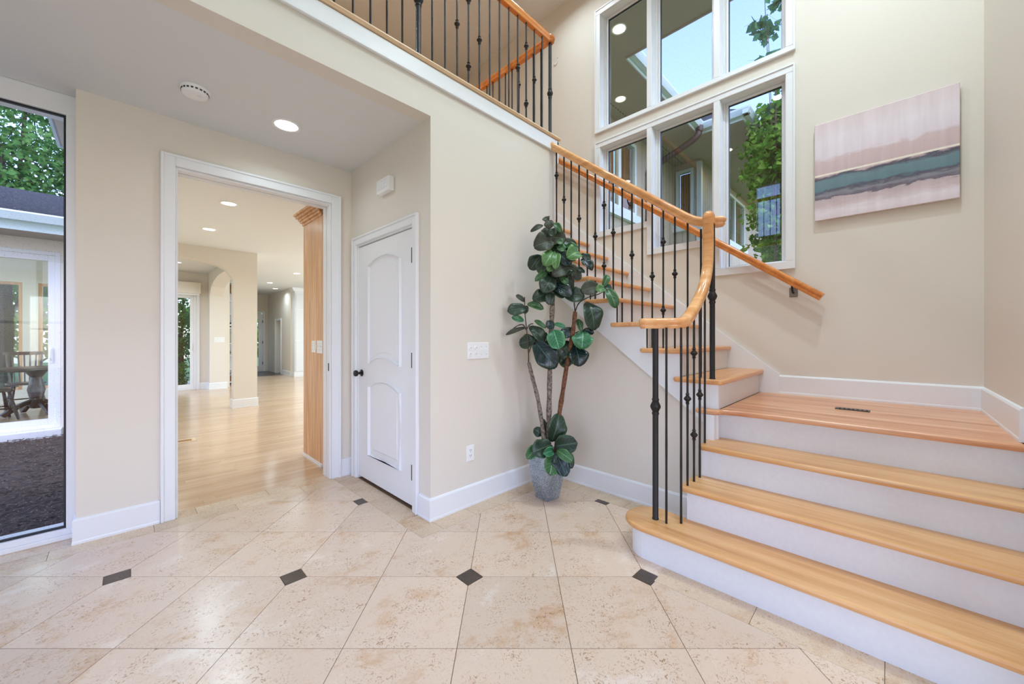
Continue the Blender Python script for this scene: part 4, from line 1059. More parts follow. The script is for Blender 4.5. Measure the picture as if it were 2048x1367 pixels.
LEAVES = [
  (0.006, 2.18, -0.02, 2.223, 0.055, 'o', 0, 0.03),
  (0.01, 2.183, 0.012, 2.11, 0.07, 'o', -0.03, -0.06),
  (-0.026, 2.157, -0.129, 2.096, 0.036, 'o', 0, -0.03),
  (0.052, 2.174, 0.109, 2.091, 0.046, 'g', 0, -0.03),
  (0.006, 2.131, -0.014, 2.053, 0.078, 'o', 0.0, -0.02),
  (0.026, 2.119, 0.043, 2.049, 0.066, 'd', -0.02, -0.05),
  (0.052, 2.024, -0.103, 1.97, 0.135, 'o', -0.02, -0.06),
  (0.06, 2.039, 0.25, 2.004, 0.063, 'd', 0.02, 0.05),
  (0.072, 2.016, 0.115, 1.993, 0.051, 'g', -0.03, -0.06),
  (0.083, 1.981, 0.129, 1.935, 0.06, 'g', -0.03, -0.06),
  (0.135, 1.987, 0.242, 1.964, 0.051, 'g', 0, -0.04),
  (0.268, 1.941, 0.152, 1.884, 0.109, 'l', -0.03, -0.1),
  (0.052, 1.947, -0.023, 1.823, 0.104, 'l', -0.04, -0.12),
  (0.072, 1.935, 0.049, 1.792, 0.062, 'l', -0.06, -0.13),
  (0.055, 1.941, 0.176, 1.829, 0.095, 'b', -0.03, -0.07),
  (0.276, 1.924, 0.348, 1.878, 0.055, 'd', 0.03, 0.02),
  (0.27, 1.884, 0.357, 1.797, 0.068, 'b', 0, -0.03),
  (-0.02, 1.898, -0.06, 1.76, 0.081, 'd', 0.0, -0.03),
  (0.167, 1.817, 0.037, 1.743, 0.092, 'o', -0.03, -0.1),
  (0.04, 1.826, -0.003, 1.774, 0.055, 'l', -0.05, -0.08),
  (0.003, 1.792, -0.095, 1.702, 0.049, 'g', -0.02, -0.07),
  (0.04, 1.743, -0.037, 1.613, 0.118, 'd', -0.04, -0.11),
  (0.104, 1.734, 0.152, 1.677, 0.049, 'g', -0.03, -0.06),
  (0.164, 1.826, 0.245, 1.78, 0.063, 'o', 0.02, 0.0),
  (0.227, 1.82, 0.293, 1.775, 0.035, 'd', 0.02, -0.02),
  (0.173, 1.792, 0.178, 1.631, 0.086, 'd', 0.05, 0.03),
  (0.124, 1.82, 0.118, 1.688, 0.098, 'd', 0.06, 0.04),
  (0.037, 1.682, 0.19, 1.59, 0.086, 'b', -0.02, -0.08),
  (0.029, 1.616, -0.111, 1.562, 0.095, 'd', -0.01, -0.06),
  (0.135, 1.6, 0.284, 1.58, 0.109, 'd', 0.0, -0.05),
  (0.026, 1.618, 0.009, 1.517, 0.069, 'd', -0.03, -0.05),
  (0.049, 1.641, 0.135, 1.577, 0.063, 'd', 0.0, -0.02),
  (0.417, 1.668, 0.261, 1.625, 0.104, 'o', -0.02, -0.06),
  (0.452, 1.648, 0.374, 1.631, 0.06, 'l', -0.04, -0.07),
  (0.446, 1.665, 0.489, 1.763, 0.053, 'g', 0, 0.02),
  (0.452, 1.671, 0.509, 1.645, 0.046, 'd', 0.02, 0.0),
  (0.472, 1.655, 0.529, 1.498, 0.081, 'g', -0.02, -0.07),
  (0.498, 1.652, 0.548, 1.579, 0.026, 'd', 0.02, 0.0),
  (0.325, 1.556, 0.365, 1.326, 0.138, 'd', -0.03, -0.09),
  (-0.168, 1.494, -0.31, 1.468, 0.092, 'd', -0.02, -0.06),
  (-0.176, 1.546, -0.245, 1.603, 0.036, 'o', 0, 0.02),
  (-0.161, 1.537, -0.034, 1.492, 0.058, 'g', 0, -0.04),
  (-0.18, 1.393, -0.278, 1.419, 0.045, 't', -0.02, -0.05),
  (-0.167, 1.347, -0.322, 1.291, 0.033, 'o', 0, -0.04),
  (-0.158, 1.514, -0.181, 1.451, 0.046, 'd', 0.02, 0.02),
  (-0.103, 1.402, -0.013, 1.339, 0.036, 'g', 0, -0.03),
  (-0.135, 1.359, -0.006, 1.221, 0.086, 'd', 0, -0.02),
  (0.055, 1.382, -0.006, 1.341, 0.066, 'b', -0.01, -0.03),
  (0.048, 1.37, 0.131, 1.345, 0.036, 't', -0.05, -0.08),
  (0.04, 1.326, 0.078, 1.175, 0.122, 't', -0.07, -0.14),
  (-0.098, 1.23, 0.055, 1.031, 0.155, 'b', -0.03, -0.1),
  (-0.078, 1.244, 0.026, 1.158, 0.098, 'd', 0.02, 0.02),
  (0.219, 1.319, 0.098, 1.278, 0.081, 'b', 0.0, -0.03),
  (0.276, 1.314, 0.253, 1.184, 0.138, 't', -0.05, -0.12),
  (0.222, 1.201, 0.247, 1.044, 0.135, 'b', -0.02, -0.08),
  (0.184, 1.232, 0.078, 1.1, 0.098, 'd', 0.0, -0.04),
  (0.273, 1.307, 0.247, 1.41, 0.046, 'g', 0.0, 0.02),
  (0.279, 1.319, 0.366, 1.295, 0.049, 'b', 0, -0.02),
  (0.193, 1.106, 0.207, 1.048, 0.04, 'g', 0.02, 0.02),
  (0.034, 0.443, 0.097, 0.667, 0.123, 'd', -0.06, -0.05),
  (0.045, 0.428, 0.206, 0.477, 0.131, 'd', -0.09, -0.18),
  (0.027, 0.443, -0.123, 0.41, 0.127, 'd', -0.09, -0.18),
  (-0.07, 0.428, -0.164, 0.354, 0.078, 'g', -0.06, -0.15),
  (0.038, 0.41, -0.038, 0.41, 0.066, 't', -0.13, -0.21),
  (0.056, 0.417, 0.168, 0.354, 0.069, 'g', -0.13, -0.21),
  (0.04, 0.383, 0.004, 0.256, 0.112, 'g', -0.12, -0.22),
  (0.049, 0.402, 0.12, 0.247, 0.112, 'b', -0.12, -0.22),
  (0.101, 0.424, 0.172, 0.286, 0.082, 'd', -0.07, -0.16),
  (-0.029, 0.484, -0.102, 0.529, 0.071, 'd', 0.03, 0.04),
  (-0.011, 0.484, -0.029, 0.607, 0.045, 'o', 0.03, 0.05),
  (0.094, 0.439, 0.146, 0.566, 0.067, 'd', 0.04, 0.06),
  (-0.047, 1.923, -0.134, 1.81, 0.101, 'd', 0.048, 0.071),
  (0.041, 1.724, 0.166, 1.686, 0.119, 'd', 0.009, 0.095),
  (0.15, 1.925, 0.002, 1.932, 0.129, 'd', 0.037, 0.023),
  (-0.004, 1.839, 0.113, 1.877, 0.108, 'd', 0.044, 0.029),
  (0.12, 1.779, 0.197, 1.831, 0.11, 'd', 0.011, 0.024),
  (0.135, 1.873, 0.157, 1.748, 0.138, 'o', 0.059, 0.027),
  (0.056, 1.866, -0.038, 1.886, 0.097, 'o', 0.025, 0.057),
  (0.027, 1.79, 0.153, 1.746, 0.091, 'd', 0.01, 0.092),
  (0.165, 1.771, 0.29, 1.775, 0.116, 'o', 0.037, 0.076),
  (0.072, 1.699, 0.131, 1.741, 0.136, 'b', 0.046, 0.113),
  (-0.026, 1.694, 0.074, 1.614, 0.111, 'd', 0.041, 0.088),
  (0.144, 2.042, 0.011, 2.068, 0.138, 'o', 0.001, 0.055),
  (0.042, 1.913, 0.15, 1.839, 0.118, 'd', 0.048, 0.097),
  (0.036, 1.988, 0.148, 1.977, 0.104, 'd', 0.015, 0.059),
  (0.136, 1.904, 0.205, 1.931, 0.126, 'd', 0.015, 0.116),
  (0.047, 1.941, 0.161, 1.916, 0.132, 'd', 0.053, 0.08),
  (0.021, 1.876, 0.091, 1.762, 0.117, 'b', 0.008, 0.092),
  (0.009, 1.675, -0.016, 1.548, 0.106, 'd', 0.051, 0.078),
  (-0.023, 1.798, 0.126, 1.728, 0.097, 'd', 0.024, 0.039),
  (0.077, 1.966, 0.176, 1.962, 0.104, 'b', 0.032, 0.052),
  (0.038, 1.717, 0.096, 1.751, 0.109, 'o', 0.045, 0.08),
  (0.041, 1.948, 0.188, 1.949, 0.109, 'd', 0.024, 0.077),
  (0.156, 1.151, 0.301, 1.109, 0.11, 'd', 0.0, 0.043),
  (-0.007, 1.298, -0.087, 1.177, 0.102, 'b', 0.0, 0.026),
  (0.08, 1.212, 0.181, 1.077, 0.092, 'b', 0.0, 0.057),
  (0.127, 1.142, 0.169, 1.012, 0.088, 'd', 0.0, 0.039),
  (0.198, 1.124, 0.083, 1.079, 0.113, 'd', 0.0, 0.05),
  (0.184, 1.25, 0.261, 1.128, 0.101, 'd', 0.0, 0.024),
  (-0.093, 1.246, -0.221, 1.209, 0.104, 'd', 0.0, 0.063),
  (0.037, 1.152, -0.01, 1.016, 0.105, 'b', 0.0, 0.025),
]

rl = random.Random(3)
for (u0, z0, u1, z1, wd, tone, d0, d1) in LEAVES:
    a, b = pw(u0, z0, d0), pw(u1, z1, d1)
    ax = (b - a); L = ax.length; ax.normalize()
    view = (-FWV + Vector((0, 0, 0.25)) + RTV * rl.uniform(-0.25, 0.25)).normalized()
    nrm = (view - ax * view.dot(ax)).normalized(); side = ax.cross(nrm).normalized()
    wd *= 1.22; mb = MB(); nu, nv = 13, 6; uv = []
    fold = rl.uniform(0.10, 0.34); droop = rl.uniform(0.05, 0.2) * L; wav = rl.uniform(0.03, 0.10) * wd; ph = rl.uniform(0, 6)
    vs = []
    for i in range(nu + 1):
        t = i / nu
        w = (math.sin(PI * min(1, t * 0.94 + 0.045)) ** 0.55) * (0.76 + 0.34 * t) * wd / 2
        if i == 0: w *= 0.25
        if i == nu: w *= 0.55
        w *= 1 + 0.055 * math.sin(t * 9 + ph)
        for j in range(nv + 1):
            s = -1 + 2 * j / nv
            p = a + ax * (t * L) + side * (s * w) + nrm * (abs(s) * w * fold - droop * (2 * t - 1) ** 2 + wav * math.sin(t * 9 + ph) * s * s)
            vs.append(p); uv.append((t, s))
    fs = [(i * (nv + 1) + j, i * (nv + 1) + j + 1, (i + 1) * (nv + 1) + j + 1, (i + 1) * (nv + 1) + j) for i in range(nu) for j in range(nv)]
    mb.add(vs, fs); mb.uv = uv
    o = mb.build('leaf', 'leaf_' + tone, pl, smooth=True)
    sol = o.modifiers.new('thick', 'SOLIDIFY'); sol.thickness = 0.0012
    # stalk from the leaf base toward the nearest wood is part of the leaf
# ------------------------------------------------------------------ rooms beyond the doorway
oc = thing('oak_cabinet', 'tall oak cabinet end with crown moulding just inside the doorway', 'cabinet', (1.7, 4.25, 0))
loc(MB().box(1.37, 2.05, 3.93, 4.49, 0.0, 2.47).build('body', 'cab', oc, bevel=0.003), oc)
mb = MB()
for k, (dz, e) in enumerate(((0, 0.012), (0.025, 0.03), (0.05, 0.042), (0.075, 0.062), (0.1, 0.078))):
    mb.box(1.37 - e, 2.05, 3.93 - 0.0, 4.49 + e, 2.45 + dz, 2.475 + dz)
loc(mb.build('crown', 'cab', oc, bevel=0.003), oc)
loc(MB().box(1.355, 1.37, 3.93, 4.49, 0.0, 0.025).build('toe_strip', 'trim', oc), oc)
switch_plate('switch_plate', 'farther white switch plate on the oak cabinet end', (1.37, 4.165, 1.165), 0.115, 0.118, 'x', 2)
switch_plate('switch_plate', 'nearer white switch plate on the oak cabinet end', (1.37, 4.0, 1.165), 0.15, 0.125, 'x', 3)
switch_plate('switch_plate', 'white switch plate on the pier beside the dining room sliding door', (1.65, 11.55, 1.185), 0.21, 0.12, 'y', 4)
baseboard('baseboard_pillar', [(1.74, 8.43), (1.74, 8.25), (1.38, 8.25), (1.38, 8.43)], inner=1)
baseboard('baseboard_dining', [(1.80, 11.8), (1.80, 11.55), (1.47, 11.55), (1.47, 11.8), (1.3, 11.8)], inner=1)
baseboard('baseboard_far', [(2.42, 12.82), (2.42, 16.2), (2.6, 16.2)], inner=-1)
baseboard('baseboard_far_right', [(3.75, 14.5), (3.75, 13.5)], inner=-1)
fv = thing('floor_vent', 'flush wooden floor register in the maple boards', 'vent', (0.51, 6.1, 0))
MB().box(-0.13, 0.13, -0.09, 0.09, 0.0, 0.003).build('plate', 'nosing', fv)
MB().box(-0.09, 0.09, -0.05, 0.05, 0.003, 0.004).build('grille', 'blind', fv)
def sliding_door(n, label, y, x0, x1, z0, z1, mid, handle_x, side=-1, gmat='glass_dark'):
    d = struct_root('door_%d' % n, label, 'sliding door', ((x0 + x1) / 2, y, z0))
    loc(frame_ring(MB(), 'y', y, y + 0.12, x0, x1, z0, z1, 0.05).build('frame', 'vinyl', d, bevel=0.004), d)
    xs = [x0 + 0.05] + mid + [x1 - 0.05]
    for i, (a, b) in enumerate(zip(xs, xs[1:])):
        yy = y + (0.02 if i % 2 else 0.065)
        lf = loc(frame_ring(MB(), 'y', yy, yy + 0.035, a, b, z0 + 0.05, z1 - 0.05, 0.065, wz=0.08).build('leaf_frame', 'vinyl', d, bevel=0.004), d)
        loc(MB().box(a + 0.065, b - 0.065, yy + 0.015, yy + 0.02, z0 + 0.13, z1 - 0.13).build('pane', gmat, d), d)
    if handle_x:
        loc(MB().tube(smooth_path([(handle_x, y + 0.02, 1.09), (handle_x, y - 0.025, 1.07), (handle_x, y - 0.03, 0.97), (handle_x, y + 0.02, 0.93)], 4), 0.009, 8).box(handle_x - 0.018, handle_x + 0.018, y + 0.008, y + 0.02, 0.9, 1.12).build('handle', 'plastic', d), d)
    return d
sliding_door(2, 'white sliding glass door under a blind seen through the arch', 11.8, -0.6, 1.25, 0.0, 2.3, [0.32], 1.165)
casing_y('trim_12', 11.8, -0.6, 1.25, 2.3, 0.06)
bl = thing('roller_blind', 'cream fabric roller blind rolled up above the far sliding door', 'blind', (0.3, 11.75, 2.3))
MB().box(-1.0, 1.02, -0.09, 0.03, -0.02, 0.24).build('valance', 'wall', bl, bevel=0.004)
MB().box(-0.98, 1.0, -0.03, -0.02, -0.06, -0.02).build('hem_bar', 'trim', bl)
for k, (a, b) in enumerate(((-3.0, -1.33), (-1.14, -0.75))):
    w = struct_root('window_%d' % (11 + k), ('wide' if k == 0 else 'narrow') + ' dining room window with trees behind', 'window', ((a + b) / 2, 11.87, 0.25))
    loc(frame_ring(MB(), 'y', 11.84, 11.92, a, b, 0.25, 2.3, 0.05).build('frame', 'cab', w), w)
    loc(MB().box(a + 0.05, b - 0.05, 11.878, 11.882, 0.3, 2.25).build('pane', 'glass_dark', w), w)
# bookcase glimpsed through the side arch
bc = thing('bookcase', 'white open bookcase glimpsed through the side arch', 'bookcase', (2.25, 12.45, 0))
loc(MB().box(1.82, 1.85, 12.3, 12.65, 0, 2.4).build('side', 'trim', bc), bc)
loc(MB().box(2.37, 2.40, 12.3, 12.65, 0, 2.4).build('side', 'trim', bc), bc)
loc(MB().box(1.85, 2.37, 12.63, 12.65, 0, 2.4).build('back', 'trim', bc), bc)
SH = [0.08, 0.42, 0.78, 1.1, 1.5, 1.86, 2.2]
for z in SH: loc(MB().box(1.85, 2.37, 12.3, 12.63, z - 0.025, z).build('shelf', 'trim', bc), bc)
bs = thing('basket', 'woven brown basket on the lowest shelf of the bookcase', 'basket', (2.08, 12.43, SH[0]))
MB().lathe([(0.0, 0), (0.09, 0), (0.11, 0.14), (0.10, 0.14), (0.08, 0.02), (0, 0.02)], (0, 0, 0), 16).build('bowl', 'blind', bs, smooth=True)
MB().tube([(0.1 * math.cos(a), 0, 0.14 + 0.09 * math.sin(a)) for a in [PI * q / 10 for q in range(11)]], 0.008, 6).build('handle', 'darkwood', bs)
pt2 = thing('decorative_plate', 'round patterned plate standing on a bookcase shelf', 'plate', (2.08, 12.5, SH[3]))
MB().lathe([(0.0, 0.0), (0.13, 0.0), (0.15, -0.015), (0.15, -0.02), (0.0, -0.008)], (0, 0, 0.155), 24, 'y').build('dish', 'ext', pt2, smooth=True)
MB().lathe([(0.10, -0.012), (0.115, -0.012), (0.115, -0.016), (0.10, -0.016)], (0, 0, 0.155), 24, 'y', caps=False).build('rim_pattern', 'bronze', pt2)
bx_ = thing('sign_block', 'small pale lettered block on the bookcase shelf below the plate', 'sign', (2.06, 12.45, SH[2]))
MB().box(-0.11, 0.11, -0.02, 0.02, 0, 0.13).build('block', 'ext', bx_, bevel=0.004)
for q in range(3): MB().lathe([(0.026, 0), (0.026, -0.004), (0.014, -0.004), (0.014, 0)], (-0.06 + q * 0.06, -0.02, 0.065), 12, 'y', caps=False).build('letter', 'bronze', bx_)
for q in range(3):
    bk = MB().box(1.95, 2.22, 12.36, 12.56, SH[4] + 0.045 * q, SH[4] + 0.043 + 0.045 * q).build('book', ['bronze', 'trim', 'slot'][q], None, bevel=0.003)
    tag(bk, ['black hardback lying lowest of the stacked books in the bookcase', 'white book in the middle of the stacked books in the bookcase', 'dark grey book on top of the stacked books in the bookcase'][q], 'book', 'stacked books in the bookcase')
jar = thing('wooden_urn', 'brown turned wooden urn on top of the bookcase', 'urn', (2.1, 12.45, 2.4))
MB().lathe([(0.0, 0), (0.08, 0), (0.14, 0.08), (0.15, 0.15), (0.11, 0.22), (0.07, 0.25), (0.09, 0.27), (0, 0.27)], (0, 0, 0), 20).build('urn_body', 'blind', jar, smooth=True)
for s in (-1, 1): MB().tube([(s * (0.13 + 0.05 * math.sin(a)), 0, 0.16 + 0.06 * math.cos(a)) for a in [PI * q / 8 for q in range(9)]], 0.01, 6).build('urn_handle', 'darkwood', jar)
# far glass door, niche and built-in
fd = struct_root('door_3', 'white glazed exterior door at the far end of the living room', 'door', (3.14, 16.25, 0))
loc(frame_ring(MB(), 'y', 16.22, 16.27, 2.735, 3.585, 0.0, 2.08, 0.12, wz=0.2).build('leaf', 'trim', fd), fd)
loc(MB().box(2.855, 3.465, 16.24, 16.25, 0.2, 1.88).build('pane', 'glass_dark', fd), fd)
for z in (0.3, 1.05, 1.8): loc(MB().box(3.575, 3.59, 16.2, 16.22, z - 0.05, z + 0.05).build('hinge', 'bronze', fd), fd)
casing_y('trim_13', 16.2, 2.72, 3.6, 2.1, 0.06)
casing_x('trim_14', 3.75, 14.56, 15.14, 1.81, 0.07)
nd = struct_root('door_4', 'narrow white door standing half open in the far side opening', 'door', (3.9, 15.1, 0))
loc(MB().box(3.93, 4.28, 15.08, 15.12, 0.01, 1.79).build('slab', 'riser', nd), nd)
loc(MB().lathe([(0.02, -0.06), (0.025, -0.04), (0.02, -0.02), (0.01, 0)], (4.0, 15.08, 0.95), 12, 'y').build('knob', 'bronze', nd), nd)
bi = thing('built_in_cabinet', 'tall white panelled built in cabinet at the far right of the living room', 'cabinet', (4.3, 13.4, 0))
loc(MB().box(3.79, 4.9, 13.25, 13.5, 0, 2.68).build('carcass', 'trim', bi, bevel=0.004), bi)
loc(MB().box(3.74, 4.95, 13.2, 13.5, 2.68, 2.73).box(3.70, 4.98, 13.16, 13.5, 2.73, ZC).build('crown', 'trim', bi), bi)
loc(MB().box(3.77, 4.92, 13.23, 13.5, 0, 0.14).build('plinth', 'trim', bi), bi)
for i, x in enumerate((3.82, 4.2, 4.58)):
    for z0, z1 in ((0.17, 1.12), (1.16, 2.1), (2.14, 2.62)):
        d_ = loc(frame_ring(MB().box(x, x + 0.35, 13.238, 13.25, z0, z1), 'y', 13.226, 13.238, x, x + 0.35, z0, z1, 0.06).build('door', 'riser', bi), bi)
# dining set seen across the courtyard
tb = thing('dining_table', 'round dark wood pedestal dining table behind the courtyard sliding door', 'table', (-0.98, 9.95, 0))
MB().lathe([(0.0, 0.72), (0.52, 0.72), (0.55, 0.735), (0.55, 0.75), (0.53, 0.76), (0, 0.76)], (0, 0, 0), 36).build('table_top', 'darkwood', tb, smooth=True)
MB().lathe([(0.06, 0.1), (0.09, 0.16), (0.07, 0.24), (0.10, 0.4), (0.06, 0.6), (0.14, 0.72), (0, 0.72)], (0, 0, 0), 16).build('pedestal', 'darkwood', tb, smooth=True)
for q in range(4):
    a = q * PI / 2 + 0.5
    MB().sweep(smooth_path([(0.05 * math.cos(a), 0.05 * math.sin(a), 0.22), (0.2 * math.cos(a), 0.2 * math.sin(a), 0.15), (0.36 * math.cos(a), 0.36 * math.sin(a), 0.03)], 4), [(-0.03, -0.03), (0.03, -0.03), (0.03, 0.03), (-0.03, 0.03)]).build('foot', 'darkwood', tb)
def windsor(label, loc_, rz):
    t = thing('windsor_chair', label, 'chair', loc_, rz, 'dark windsor dining chairs')
    seat = [(0.21 * math.cos(a) * (1.08 if abs(math.sin(a)) < 0.8 else 1.0), 0.20 * math.sin(a)) for a in [2 * PI * q / 20 for q in range(20)]]
    MB().prism(seat, 'z', 0.43, 0.465).build('seat', 'darkwood', t, bevel=0.012, seg=2)
    for sx in (-1, 1):
        for sy in (-1, 1):
            MB().tube([(sx * 0.13, sy * 0.12, 0.44), (sx * 0.17, sy * 0.16, 0.2), (sx * 0.21, sy * 0.2, 0.0)], 0.02, 8, [0.8, 1.2, 0.8]).build('leg', 'darkwood', t, smooth=True)
    for sx in (-1, 1): MB().tube([(sx * 0.175, -0.165, 0.18), (sx * 0.175, 0.165, 0.18)], 0.011, 6).build('stretcher', 'darkwood', t)
    MB().tube([(-0.175, 0, 0.18), (0.175, 0, 0.18)], 0.011, 6).build('stretcher', 'darkwood', t)
    for q in range(7):
        s = -1 + 2 * q / 6
        MB().tube([(s * 0.16, 0.16 - 0.04 * s * s, 0.46), (s * 0.2, 0.25 - 0.05 * s * s, 0.95)], 0.011 if abs(s) < 1 else 0.016, 6).build('spindle', 'darkwood', t)
    MB().sweep([(s * 0.235, 0.265 - 0.06 * s * s, 0.965) for s in [-1 + 0.2 * q for q in range(11)]], [(-0.012, -0.03), (0.012, -0.03), (0.012, 0.03), (-0.012, 0.03)]).build('crest_rail', 'darkwood', t)
    return t
windsor('dark spindle back windsor chair with its back toward the courtyard door', (-1.17, 10.75, 0), 0.2)
windsor('dark windsor chair at the near left side of the dining table', (-1.36, 9.62, 0), 1.9)
# ------------------------------------------------------------------ outdoors: courtyard on the left
def tree_leaf(name, c1, c2, c3):
    m = bpy.data.materials.new(name); m.use_nodes = True; nt = m.node_tree; nt.nodes.clear()
    out = N(nt, 'ShaderNodeOutputMaterial'); tc = N(nt, 'ShaderNodeTexCoord')
    no = N(nt, 'ShaderNodeTexNoise', Scale=5.0, Detail=3.0); nt.links.new(tc.outputs['Object'], no.inputs['Vector'])
    r = ramp(nt, [(0.32, c1), (0.5, c2), (0.7, c3)]); nt.links.new(no.outputs['Fac'], r.inputs['Fac'])
    d = N(nt, 'ShaderNodeBsdfDiffuse'); t = N(nt, 'ShaderNodeBsdfTranslucent'); mx = N(nt, 'ShaderNodeMixShader'); mx.inputs[0].default_value = 0.45
    nt.links.new(r.outputs['Color'], d.inputs['Color']); nt.links.new(r.outputs['Color'], t.inputs['Color'])
    nt.links.new(d.outputs[0], mx.inputs[1]); nt.links.new(t.outputs[0], mx.inputs[2]); nt.links.new(mx.outputs[0], out.inputs['Surface'])
    return m
M['fol_a'] = tree_leaf('foliage_bright', lin(66, 116, 38), lin(110, 160, 58), lin(168, 200, 96))
M['fol_b'] = tree_leaf('foliage_mid', lin(66, 104, 60), lin(102, 146, 82), lin(148, 182, 110))
M['fol_c'] = tree_leaf('foliage_blue', lin(60, 104, 76), lin(88, 138, 100), lin(120, 166, 120))
lawn = MB().box(-40, 45, -30, 45, -0.8, -0.7).build('ground_lawn', 'grass'); struct(lawn)
rm = random.Random(5)
mb = MB().box(-6.0, -0.24, 3.84, 8.09, -0.3, -0.1)
for q in range(7000):
    x, y = rm.uniform(-2.6, -0.30), rm.uniform(3.9, 8.1) if q % 3 else rm.uniform(3.9, 5.6)
    z = -0.1 + rm.uniform(0.0, 0.02) + 0.05 * max(0, 1 - abs(y - 7.6) / 0.7)
    a = rm.uniform(0, PI); l = rm.uniform(0.015, 0.045); w = rm.uniform(0.003, 0.009)
    dx, dy = math.cos(a), math.sin(a); tz = rm.uniform(-0.008, 0.008)
    mb.add([(x - dx * l - dy * w, y - dy * l + dx * w, z - tz), (x - dx * l + dy * w, y - dy * l - dx * w, z - tz + 0.003), (x + dx * l + dy * w, y + dy * l - dx * w, z + tz + 0.003), (x + dx * l - dy * w, y + dy * l + dx * w, z + tz)], [(0, 1, 2, 3)])
mu = mb.build('mulch_bed', 'mulch'); tag(mu, 'dark shredded bark mulch bed in the courtyard outside the left window', 'mulch'); mu['kind'] = 'stuff'
sliding_door(5, 'white framed sliding glass door across the courtyard', 8.28, -2.6, -0.6, 0.0, 2.44, [-1.6], -0.69, gmat='glass_dark')
struct(MB().box(-2.7, -0.58, 8.1, 8.28, -0.12, -0.0).build('trim_15', 'ceil', bevel=0.004))
rf = thing('courtyard_roof', 'grey shingled roof edge with white gutter above the courtyard sliding door', 'roof', (-2.0, 8.0, 2.6))
def rp(mb, n, m, **k): return loc(mb.build(n, m, rf, **k), rf)
rp(MB().box(-5.0, -0.24, 7.72, 8.28, 2.6, 2.62), 'soffit', 'soffit')
rp(MB().box(-5.0, -0.24, 7.70, 7.72, 2.59, 2.72), 'fascia', 'gutter')
rp(MB().prism([(7.62, 2.70), (7.70, 2.70), (7.70, 2.81), (7.60, 2.81), (7.59, 2.79)], 'x', -5.0, -0.24), 'gutter', 'gutter')
cs_ = 0.15
n_c = 20
for q in range(n_c):
    y0 = 7.63 + q * cs_; z0 = 2.79 + (y0 - 7.63) * 0.33
    rp(MB().prism([(y0, z0 - 0.02), (y0 + cs_ + 0.03, z0 - 0.02 + (cs_ + 0.03) * 0.33), (y0 + cs_ + 0.03, z0 + 0.004 + (cs_ + 0.03) * 0.33 - 0.012), (y0, z0 + 0.024)], 'x', -5.0, -0.24), 'shingle_course', 'shingle')
ev = thing('side_eave', 'overhanging painted soffit corner at the top of the left window', 'eave', (-0.3, 5.2, 3.3))
loc(MB().box(-0.46, -0.352, 3.9, 5.13, 3.3, 3.32).box(-0.46, -0.05, 5.13, 6.3, 3.3, 3.32).build('soffit', 'soffit', ev), ev)
loc(MB().box(-0.478, -0.46, 3.9, 6.32, 3.28, 3.45).box(-0.46, -0.05, 6.3, 6.32, 3.28, 3.45).build('fascia', 'gutter', ev), ev)

# ------------------------------------------------------------------ outdoors: the other wing beyond the stair windows
wg = thing('house_wing', 'stucco wing of the house with tan soffits and pale gutters outside the stair windows', 'building', (8.0, 3.4, -0.7))
def wp(mb, n, m, **k): return loc(mb.build(n, m, wg, **k), wg)
ZS = 5.30
XE = X5 + 0.152
wp(wall_cells(MB(), 'y', 3.65, 3.8, XE, 9.38, -0.7, ZS, [(5.2, 7.26, 3.66, 5.1)]), 'wall', 'ext')
wp(wall_cells(MB(), 'x', 9.23, 9.38, 3.07, 3.65, -0.7, ZS, [(3.2, 3.6, 3.88, 5.15)]), 'wall', 'ext')
wp(wall_cells(MB(), 'y', 3.07, 3.22, 9.38, 15.2, -0.7, ZS, [(11.0, 12.95, 3.8, 5.12)]), 'wall', 'ext')
wp(MB().box(9.19, 9.29, 3.03, 3.13, -0.7, ZS - 0.05), 'corner_board', 'gutter')
wp(MB().box(XE, 5.12, -3.0, 2.72, ZS, ZS + 0.02).box(XE, 9.23, 2.72, 3.65, ZS, ZS + 0.02).box(8.08, 9.23, 1.93, 2.72, ZS, ZS + 0.02).box(9.23, 16.2, 1.93, 3.07, ZS, ZS + 0.02), 'soffit', 'soffit')
wp(MB().box(5.10, 5.12, -3.0, 2.72, ZS - 0.02, ZS + 0.16), 'fascia', 'soffit')
wp(MB().box(5.12, 8.08, 2.70, 2.72, ZS - 0.02, ZS + 0.16).box(8.06, 8.08, 1.93, 2.70, ZS - 0.02, ZS + 0.16).box(8.08, 16.2, 1.91, 1.93, ZS - 0.02, ZS + 0.16), 'fascia', 'gutter')
gp_ = [(0.0, 0.03), (0.085, 0.03), (0.105, 0.07), (0.125, 0.12), (0.125, 0.15), (0.0, 0.15)]
wp(MB().prism([(2.70 - a, ZS + b) for a, b in gp_], 'x', 5.12, 7.95).prism([(8.06 - a, ZS + b) for a, b in gp_], 'y', 1.8, 2.7).prism([(1.91 - a, ZS + b) for a, b in gp_], 'x', 7.94, 16.2), 'gutter', 'gutter')
wp(MB().prism([(XE, ZS + 0.02), (5.14, ZS + 0.16), (XE, ZS + 0.75)], 'y', -3.0, 2.72), 'roof_slope', 'shingle')
wp(MB().prism([(2.68, ZS + 0.16), (3.8, ZS + 0.16), (3.8, ZS + 0.62)], 'x', XE, 9.3).prism([(1.89, ZS + 0.16), (3.3, ZS + 0.16), (3.3, ZS + 0.74)], 'x', 8.06, 16.2), 'roof_slope', 'shingle')
for a in (2.95, 3.35):      # slotted vents pressed in the soffit
    mbv = MB()
    for q in range(60): mbv.box(XE + 0.1 + q * 0.085, XE + 0.15 + q * 0.085, a + 0.08, a + 0.095, ZS - 0.003, ZS)
    if a > 3: wp(mbv, 'soffit_vent', 'slot')
mbv = MB()
for q in range(64): mbv.box(XE + 0.14, XE + 0.155, -2.9 + q * 0.085, -2.85 + q * 0.085, ZS - 0.003, ZS)
wp(mbv, 'soffit_vent', 'slot')
